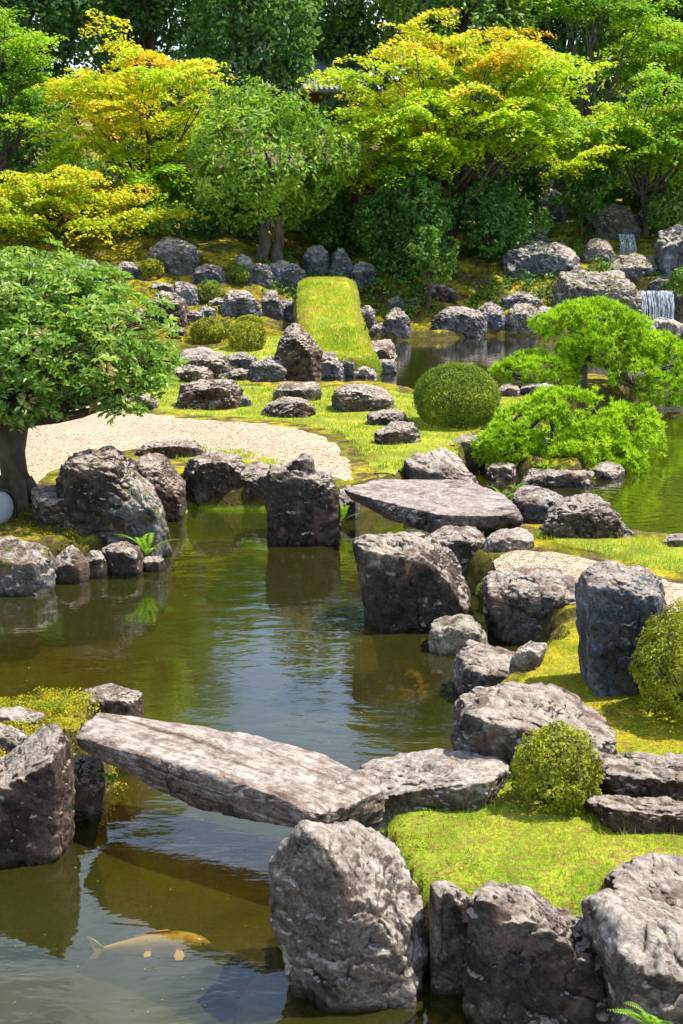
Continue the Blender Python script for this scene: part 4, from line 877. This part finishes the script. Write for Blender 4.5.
fern('low leafy fern at the foot of the tree trunk', 36, 510, 12, 13, 5)
fern('small fern at the waterline by the cream stone', 490, 630, 14, 14, 4, Y=11.2)

rg = np.random.default_rng(404); k = 110; Pp = np.array([at_z(rg.uniform(-20, 480), rg.uniform(500, 1020), .004) for _ in range(k)])
Pp = Pp[height(Pp[:, :2]) < -.1]; k = len(Pp); A = Acc()
put_leaves(A, Pp, np.array([0, 0, 1.]) + .06 * rg.normal(size=(k, 3)), .016, .008, rg, rg.uniform(0, .5, k)); tag(link('floating_leaves', A.mesh('floating_leaves', M['mossl'])), kind='stuff')
# ---- low growth on the far slope
def cover(name, pts_fn, n, leaf, mat, seed, thr, tone, hh, poly=None, rr=(.08, .26), ins=.25):
    rg = np.random.default_rng(seed); P = pts_fn(rg, n); P = P[fbm(np.c_[P * .8, P[:, :1] * 0], seed, 3) > thr]
    P = P[sdist(P, MAIN_A if poly is None else poly) > ins]; k = 26; m = len(P); r = rg.uniform(*rr, (m, 1)); q = sph(rg, m * k); q[:, 2] = np.abs(q[:, 2])
    c = np.repeat(np.c_[P, height(P)], k, 0); Q = c + q * np.repeat(r, k, 0) * [1, 1, hh]
    A = Acc(); put_leaves(A, Q, q * .6 + [0, 0, .7] + .5 * rg.normal(size=q.shape), leaf, leaf * .45, rg, np.clip(np.repeat(tone + .15 * rg.normal(size=m), k) + .14 * rg.normal(size=m * k), 0, 1))
    tag(link(name, A.mesh(name, M[mat])), kind='stuff')
MAIN_A = np.array(MAIN)
cover('ground_cover', lambda rg, n: np.c_[rg.uniform(-12, 12, n), rg.uniform(33.2, 44, n)], 3000, .12, 'everg', 301, .02, .5, .8)
cover('ground_cover', lambda rg, n: np.c_[rg.uniform(-.2, 12, n), rg.uniform(33.4, 40, n)], 900, .11, 'forest2', 302, .12, .45, .8)
cover('moss_tufts', lambda rg, n: np.c_[rg.uniform(-9, 10, n), rg.uniform(27, 36, n)], 2600, .07, 'mossl', 303, -.05, .45, .35)
LP_ = np.array(LEFTP); cover('moss_clumps', lambda rg, n: np.c_[rg.uniform(-2.4, -1.0, n), rg.uniform(7, 9.6, n)], 2200, .018, 'mossl', 304, -.3, .45, .8, LP_, (.02, .07), -.07)
cover('moss_clumps', lambda rg, n: np.c_[rg.uniform(-3.6, -1.2, n), rg.uniform(11.6, 14.2, n)], 1500, .02, 'mossl', 305, .0, .2, .6, None, (.02, .07), .0)
R_A = np.array(RIGHT); cover('grass_clumps', lambda rg, n: np.c_[rg.uniform(-.1, 2.6, n), rg.uniform(5.5, 8.2, n)], 900, .02, 'grass', 306, .12, .4, .7, R_A, (.015, .05), .02)

# ---- grass and moss tufts
def blades(name, poly, dens, h, w, mat, seed, tone=.5, lean=.5, cull=None):
    rg = np.random.default_rng(seed); lo, hi = poly.min(0), poly.max(0); hi = np.minimum(hi, [6, 40]); n = int(np.prod(hi - lo) * dens)
    P = rg.uniform(lo, hi, (n, 2)); P = P[sdist(P, poly) > .01]
    P = P[fbm(np.c_[P * 4.5, P[:, :1] * 0], seed, 4) > rg.uniform(-.75, .6, len(P))]
    if cull is not None: P = P[cull(P)]
    n = len(P); z = height(P) + .008; b = np.c_[P, z]; L = h * rg.uniform(.4, 1.25, (n, 1)) * (1 + .5 * np.clip(fbm(np.c_[P * 3.5, P[:, :1] * 0], seed + 2, 2), -.6, 1))[:, None]
    az = rg.uniform(0, 6.28, n); s = np.stack([np.cos(az), np.sin(az), az * 0], 1) * w * .5
    d = unit(np.array([0, 0, 1.0]) + lean * rg.normal(size=(n, 3)) * [1, 1, .2]); d[:, 2] = np.abs(d[:, 2])
    V = np.stack([b - s, b + s, b + d * L], 1).reshape(-1, 3)
    var = np.clip(tone + .34 * fbm(np.c_[P * 2.2, P[:, :1] * 0], seed + 4, 3) + .15 * rg.normal(size=n), 0, 1)
    o = link(name, mesh_np(name, V, [np.arange(n)[:, None] * 3 + np.arange(3)], M[mat], {'var': var})); tag(o, kind='stuff')
blades('grass', pLA, 12000, .024, .0045, 'grass', 1, .56, .6, lambda P: P[:, 0] < 2.6)
blades('tall_grass', pLA, 900, .065, .005, 'grass', 2, .35, .4, lambda P: P[:, 0] < 2.6)
blades('moss_tufts', pR2, 5500, .022, .006, 'mossl', 3, .5, .7, lambda P: P[:, 0] < 3.6)
blades('grass', pR1, 3600, .045, .009, 'grass', 4, .5, .4, lambda P: P[:, 0] < 5)
blades('grass', pLM, 1300, .045, .013, 'grass', 5, .52, .4)
blades('grass', pLB, 2200, .04, .011, 'grass', 6, .5, .4)
blades('grass', pLN, 700, .05, .018, 'grass', 7, .52, .4)
blades('moss_tufts', np.array(LEFTP), 3500, .022, .008, 'mossl', 8, .55, .9, lambda P: P[:, 0] > -2.6)
pTL = np.array(zpts([(-40, 520), (30, 512), (90, 535), (110, 555), (60, 560), (-40, 560)], .3))
blades('moss_tufts', pTL, 1500, .02, .008, 'mossl', 9, .25, .8)
# ------------------------------------------------------------------ turf bridge
cl_ = [(342, 372, 25.35, 38), (342, 359, 25.5, 40), (337, 346, 26.2, 37), (334, 330, 27.0, 35), (330, 312, 28.3, 32.5), (328, 295, 29.8, 31), (327, 283, 31.0, 29.5), (327, 279, 32.3, 28), (327, 284, 33.6, 27), (327, 292, 34.6, 26)]
V, Q, rows = [], [], 0
ctr = np.array([at_y(a, b, c_) for a, b, c_, _ in cl_]); hw = np.array([h_ / F_ * c_ for _, _, c_, h_ in cl_])
t = np.linspace(0, 1, 60); k_ = np.linspace(0, 1, len(cl_)); C_ = np.stack([np.interp(t, k_, ctr[:, i]) for i in range(3)], 1); HW = np.interp(t, k_, hw)
for _ in range(3): C_[1:-1] = (C_[:-2] + C_[1:-1] * 2 + C_[2:]) / 4
prof = [(-.98, -.62), (-1.04, -.38), (-1.02, -.24), (-.92, -.12), (-.72, -.03)] + [(f, .02 * (1 - f * f)) for f in np.linspace(-.6, .6, 22)] + [(.72, -.03), (.92, -.12), (1.02, -.24), (1.04, -.38), (.98, -.62)]
m_ = len(prof)
for p, w in zip(C_, HW): V += [p + np.array([f * w, 0, z_]) for f, z_ in prof]
V = np.array(V); V += (.07 * fbm(V * 1.6, 3, 4))[:, None] * [1, .3, 1]
i_ = (np.arange(59)[:, None] * m_ + np.arange(m_ - 1)[None]).ravel(); Q = np.stack([i_, i_ + 1, i_ + m_ + 1, i_ + m_], -1)
m, nt = new_mat('turf_bridge_moss'); n = N(nt); pos = n('NewGeometry').outputs['Position']; nz = n('SeparateXYZ', {0: n('NewGeometry').outputs['Normal']}).outputs['Z']
a = n.noise(pos, 2.0, 6, .65); b = n.noise(pos, 22, 5, .75)
top = n.ramp(a, [(.35, (.22, .29, .012)), (.5, (.40, .40, .014)), (.65, (.42, .28, .03))]); side = n.ramp(a, [(.35, (.10, .09, .02)), (.6, (.28, .20, .05))])
edgef = n.ramp(n.math('ADD', nz, n.math('MULTIPLY', b, .3)), [(.75, 0), (1.0, 1)])
c = n.mix(.8, n.mix(edgef, side, top), n.ramp(b, [(.3, .4), (.7, 1.5)]), 'MULTIPLY')
n.out(n('BsdfPrincipled', {'Base Color': c, 'Roughness': .95, 'Normal': n('Bump', {'Height': b, 'Strength': 1, 'Distance': .05}).outputs[0]}).outputs[0])
e = empty('turf_bridge', tuple(C_[0])); tag(e, 'moss and grass covered arched earth bridge running to the far bank', 'bridge')
link('turf', mesh_np('turf', V - C_[0], [Q], m, None, True), e)
rg = np.random.default_rng(5); A = Acc(); nn_ = 16000; ti = rg.uniform(0, 1, nn_); f = rg.uniform(-1, 1, nn_)
P = np.stack([np.interp(ti, t, C_[:, i]) for i in range(3)], 1) + np.stack([f * np.interp(ti, t, HW), f * 0, -.14 * np.abs(f) ** 5 + .03], 1)
d = unit(np.array([0, 0, 1.]) + .5 * rg.normal(size=(nn_, 3))); s = unit(rg.normal(size=(nn_, 3)) * [1, 1, .1]) * .012
A.add(np.stack([P - s, P + s, P + d * .06 * rg.uniform(.4, 1.2, (nn_, 1))], 1).reshape(-1, 3), np.arange(nn_)[:, None] * 3 + np.arange(3), np.clip(.66 + .34 * fbm(P * 1.3, 2, 3) + .12 * rg.normal(size=nn_), 0, 1))
tag(link('grass_cover', A.mesh('grass_cover', M['grass'], False, C_[0]), e), kind='stuff')
A = Acc()
for tt in np.linspace(.2, .95, 14):                      # log ends carrying the turf
    p = np.array([np.interp(tt, t, C_[:, i]) for i in range(3)]); w = np.interp(tt, t, HW); A.tube([p + [-w * 1.1, 0, -.5], p + [0, 0, -.5], p + [w * 1.1, 0, -.5]], [.09, .09, .09], 10, .04, int(tt * 100))
link('log_deck', A.mesh('log_deck', M['bark'], True, C_[0]), e)

# ------------------------------------------------------------------ waterfalls
m, nt = new_mat('falling_water'); n = N(nt); pos = n('TexCoord').outputs['Object']
st = n.noise(n('Mapping', {'Vector': pos, 'Scale': (14, 6, .7)}).outputs[0], 2.0, 4, .65)
al = n.ramp(st, [(.42, .05), (.66, .7)])
wb = n('BsdfPrincipled', {'Base Color': (.72, .78, .86, 1), 'Roughness': .25})
n.out(n('MixShader', {0: al, 1: n('BsdfTransparent').outputs[0], 2: wb.outputs[0]}).outputs[0]); M['fall'] = m
M['foam'] = simple_mat('foam', (.55, .6, .65), (.85, .88, .9), 30, .5, 1, .03)
def fall(label, x0, x1, y0, y1, Y, seed, lean=.25):
    rg = np.random.default_rng(seed); A = Acc(); a = at_y(x0, y0, Y); b = at_y(x1, y0, Y); z1 = at_y(x0, y1, Y - lean)[2]; org = (a + b) / 2
    for i in range(44):
        f = (i + rg.uniform(-.4, .4)) / 43; p = a + (b - a) * f; zz = np.linspace(0, 1, 9)
        dx = rg.normal() * .02; pts = np.stack([p[0] + dx * zz, p[1] + .25 - (.25 + lean) * np.minimum(1, .35 + zz) + 0 * zz, p[2] + .02 - (p[2] - z1) * zz ** 1.25], 1)
        r = (b[0] - a[0]) / 90 * rg.uniform(.4, 1.6); A.tube(pts, r * (1 + .6 * rg.uniform(-.5, 1, 9)), 6, .2, i)
    e = empty('waterfall', org); tag(e, label, 'waterfall', 'little waterfalls', None)
    link('water_sheet', A.mesh('water_sheet', M['fall'], True, org), e); A = Acc()
    for _ in range(40):
        q = np.array([rg.uniform(a[0], b[0]), Y - lean - rg.uniform(-.05, .22), z1 + rg.uniform(0, .05)]); S_, F1 = ico(2); A.add(q + S_ * rg.uniform(.02, .06) * [1.3, 1.3, .5], F1)
    link('foam', A.mesh('foam', M['foam'], True, org), e)
fall('lower wide waterfall dropping into the pond at the right edge', 640, 673, 292, 322, 33.2, 1)
fall('upper narrow waterfall between mossy rocks', 619, 634, 235, 258, 36.4, 2, .3)

# ------------------------------------------------------------------ box helper for the buildings
def boxes(name, L, mat, parent, org):
    A = Acc()
    for (x0, y0, z0, x1, y1, z1) in L:
        V = np.array([(x, y, z) for x in (x0, x1) for y in (y0, y1) for z in (z0, z1)]); F1 = np.array([[0, 1, 3, 2], [4, 6, 7, 5], [0, 4, 5, 1], [2, 3, 7, 6], [0, 2, 6, 4], [1, 5, 7, 3]]); A.add(V, F1)
    return link(name, A.mesh(name, M[mat], False, org), parent)
def roof(name, x0, x1, y0, y1, z0, zr, mat, parent, org, rows=16):
    """hipped tiled roof with raised tile ribs"""
    A = Acc(); yc = (y0 + y1) / 2; hx = (y1 - y0) / 2 * .6
    B = [np.array(p) for p in ((x0, y0, z0), (x1, y0, z0), (x1, y1, z0), (x0, y1, z0))]; R1, R2 = np.array((x0 + hx, yc, zr)), np.array((x1 - hx, yc, zr)); th = np.array([0, 0, -.1])
    V = np.array(B + [R1, R2] + [b + th for b in B]); A.add(V, np.array([[0, 1, 5, 4], [2, 3, 4, 5], [0, 6, 7, 1], [1, 7, 8, 2], [2, 8, 9, 3], [3, 9, 6, 0], [6, 9, 8, 7]])); A.add(V, np.array([[1, 2, 5], [3, 0, 4]]))
    for i in range(rows * 2 + 1):
        f = i / (rows * 2); px = x0 + (x1 - x0) * f; lim = min(1, (px - x0) / hx, (x1 - px) / hx); lim = max(lim, .02)
        A.tube([(px, y0 - .02, z0 + .02), (px, y0 + (yc - y0) * lim, z0 + (zr - z0) * lim + .02)], [.035, .035], 6)
    A.tube([R1 + [0, 0, .05], R2 + [0, 0, .05]], [.09, .09], 8)
    return link(name, A.mesh(name, M[mat], False, org), parent)
o_ = at_y(330, 200, 38.6); gx, gz = o_[0], H1(o_[0], 38.6); org = (gx, 38.6, gz)
e = empty('tea_house', org); tag(e, 'low wooden tea house with red-brown walls half hidden behind the trees', 'building')
X0, X1, Y0, Y1 = gx - 3.2, gx + 2.6, 38.2, 41.2
boxes('wall', [(X0, Y0 + .05, gz, X1, Y1, gz + 1.6)], 'plaster', e, org)
boxes('panelling', [(X0 + .3 + i * .95, Y0, gz + .15, X0 + 1.1 + i * .95, Y0 + .045, gz + 1.45) for i in range(6)], 'wood', e, org)
for i in range(7): boxes('post', [(X0 + i * .95 + .02, Y0 - .09, gz - .1, X0 + i * .95 + .15, Y0 + .03, gz + 1.65)], 'wood', e, org)
roof('roof', X0 - .9, X1 + .9, Y0 - 1.0, Y1 + .8, gz + 1.6, gz + 2.5, 'tilebrown', e, org)
o_ = at_y(275, 82, 50); org = (o_[0], 51.5, H1(o_[0], 51.5)); e = empty('temple_hall', org); tag(e, 'pale grey tiled roof of a hall glimpsed between the dark trees', 'building')
boxes('wall', [(o_[0] - 2.5, 50.6, org[2], o_[0] + 2.5, 53.5, o_[2] - .2)], 'wood', e, org)
roof('roof', o_[0] - 3.4, o_[0] + 3.6, 49.6, 54.4, o_[2] - .25, o_[2] + 1.3, 'tile', e, org, 20)

# ------------------------------------------------------------------ garden floodlight at the left edge
c = at_y(3, 508, 13.05); org = (c[0] - .05, c[1], H1(c[0] - .05, c[1])); e = empty('garden_floodlight', org); tag(e, 'round black garden floodlight with a pale lens at the left edge', 'lamp')
ax = unit(np.array([.72, -.62, .12])); cc = c - ax * .05; cc[2] = c[2]
A = Acc(); A.tube([cc - ax * .20, cc - ax * .19, cc - ax * .12, cc + ax * .0, cc + ax * .03], [.02, .09, .145, .17, .175], 28); A.tube([cc + ax * .03, cc + ax * .034], [.175, .158], 28)
link('housing', A.mesh('housing', M['black'], True, org), e)
M['lens'] = simple_mat('lamp_lens', (.36, .38, .40), (.46, .47, .49), 3, .15, .02)
A = Acc(); A.tube([cc + ax * .002, cc + ax * .016, cc + ax * .022, cc + ax * .023], [.155, .13, .06, .002], 28); link('lens', A.mesh('lens', M['lens'], True, org), e)
A = Acc(); sdv = unit(np.cross(ax, [0, 0, 1])); A.tube([cc + sdv * .18, cc + sdv * .19 + [0, 0, -.12], cc + [0, 0, -.22], cc - sdv * .19 + [0, 0, -.12], cc - sdv * .18], [.012] * 5, 8); A.tube([cc + [0, 0, -.22], (cc[0], cc[1], org[2] - .05)], [.02, .02], 10)
link('bracket', A.mesh('bracket', M['black'], True, org), e)

# ------------------------------------------------------------------ the carp
m, nt = new_mat('carp_skin'); n = N(nt); tc = n('TexCoord').outputs['Object']; z = n('SeparateXYZ', {0: tc})
yel = n.ramp(n.noise(tc, 14, 4), [(.35, (.95, .68, .20)), (.7, (1.0, .84, .42))])
stripe = n.ramp(n.math('ADD', z.outputs['Z'], n.math('MULTIPLY', n.noise(tc, 40, 4), .012)), [(.053, 0), (.058, 1)])
c = n.mix(stripe, yel, (.55, .22, .03))
hd = n.ramp(z.outputs['X'], [(.17, 0), (.25, 1)]); c = n.mix(hd, c, (.70, .46, .14))
sp_ = n.ramp(n('VectorMath', {0: tc, 1: (.165, .0, .04)}, operation='DISTANCE').outputs['Value'], [(.018, 1), (.03, 0)]); c = n.mix(sp_, c, (.80, .45, .10))
vs = n('TexVoronoi', {'Vector': tc, 'Scale': 90.0}).outputs['Distance']
n.out(n('BsdfPrincipled', {'Base Color': c, 'Roughness': .3, 'Normal': n('Bump', {'Height': vs, 'Strength': .3, 'Distance': .003}).outputs[0]}).outputs[0]); M['carp'] = m
A = Acc(); tx = np.linspace(-.235, .27, 30); u = (tx + .235) / .505
wid = np.interp(u, [0, .08, .25, .5, .7, .85, .94, 1], [.008, .013, .026, .044, .050, .043, .028, .006]); hei = wid * np.interp(u, [0, .2, .6, 1], [1.6, 1.3, 1.1, .9])
bend = .035 * np.sin(u * 3.0 - .2); a = np.arange(20) / 20 * 6.2832
V = np.stack([np.repeat(tx, 20), (bend[:, None] + wid[:, None] * np.cos(a)).ravel(), (hei[:, None] * np.sin(a)).ravel()], 1)
i_ = np.arange(29)[:, None] * 20; j_ = np.arange(20)[None]; Q = np.stack([i_ + j_, i_ + (j_ + 1) % 20, i_ + 20 + (j_ + 1) % 20, i_ + 20 + j_], -1).reshape(-1, 4); A.add(V, Q)
def fin(pts, th=.002):
    p = np.array(pts, float); k = len(p); nrm = unit(np.cross(p[1] - p[0], p[2] - p[0])) * th; V = np.concatenate([p + nrm, p - nrm]); F1 = [[0, i, i + 1] for i in range(1, k - 1)] + [[k, k + i + 1, k + i] for i in range(1, k - 1)]
    A.add(V, np.array(F1)); s = [[i, k + i, k + (i + 1) % k, (i + 1) % k] for i in range(k)]; A.add(V, np.array(s))
kp = at_z(153, 941, -.035); org = (kp[0], kp[1], -.064)
e = empty('carp', org); e.rotation_euler = (0, 0, R(4)); tag(e, 'yellow-white carp swimming just below the surface of the near water', 'fish')
def finpart(name, pts):
    global A
    A = Acc(); fin(pts); link(name, A.mesh(name, M['carp'], True), e)
link('body', A.mesh('body', M['carp'], True), e)
b0_, b1_ = bend[0], np.interp(.62, u, bend)
finpart('tail_fin', [(-.225, b0_, 0), (-.27, b0_ + .012, .04), (-.315, b0_ + .035, .052), (-.285, b0_ + .012, .012), (-.275, b0_ - .005, -.01), (-.31, b0_ - .01, -.05), (-.26, b0_ - .008, -.035)])
finpart('dorsal_fin', [(.10, .033, .048), (.07, .033, .066), (-.02, .033, .062), (-.09, .028, .045), (-.08, .028, .034), (.03, .034, .046)])
finpart('pectoral_fin', [(.135, -.012, -.015), (.15, -.06, -.02), (.14, -.095, -.022), (.11, -.095, -.022), (.10, -.06, -.02), (.11, -.015, -.015)])
finpart('pectoral_fin', [(.135, .068, -.015), (.14, .11, -.02), (.115, .12, -.022), (.10, .09, -.02), (.11, .06, -.015)])
finpart('pelvic_fin', [(-.01, -.01, -.02), (-.01, -.045, -.025), (-.04, -.055, -.025), (-.045, -.03, -.025), (-.035, -.008, -.02)])
A = Acc(); S_, F1 = ico(2)
for s in (-1, 1): A.add(S_ * .006 + [.237, np.interp(.93, u, bend) + s * .026, .012], F1)
link('eye', A.mesh('eye', M['black'], True), e)

# ------------------------------------------------------------------ render settings
scene.render.engine = 'CYCLES'
scene.cycles.max_bounces = 8; scene.cycles.transparent_max_bounces = 12; scene.cycles.diffuse_bounces = 3; scene.cycles.glossy_bounces = 3
scene.cycles.use_denoising = True
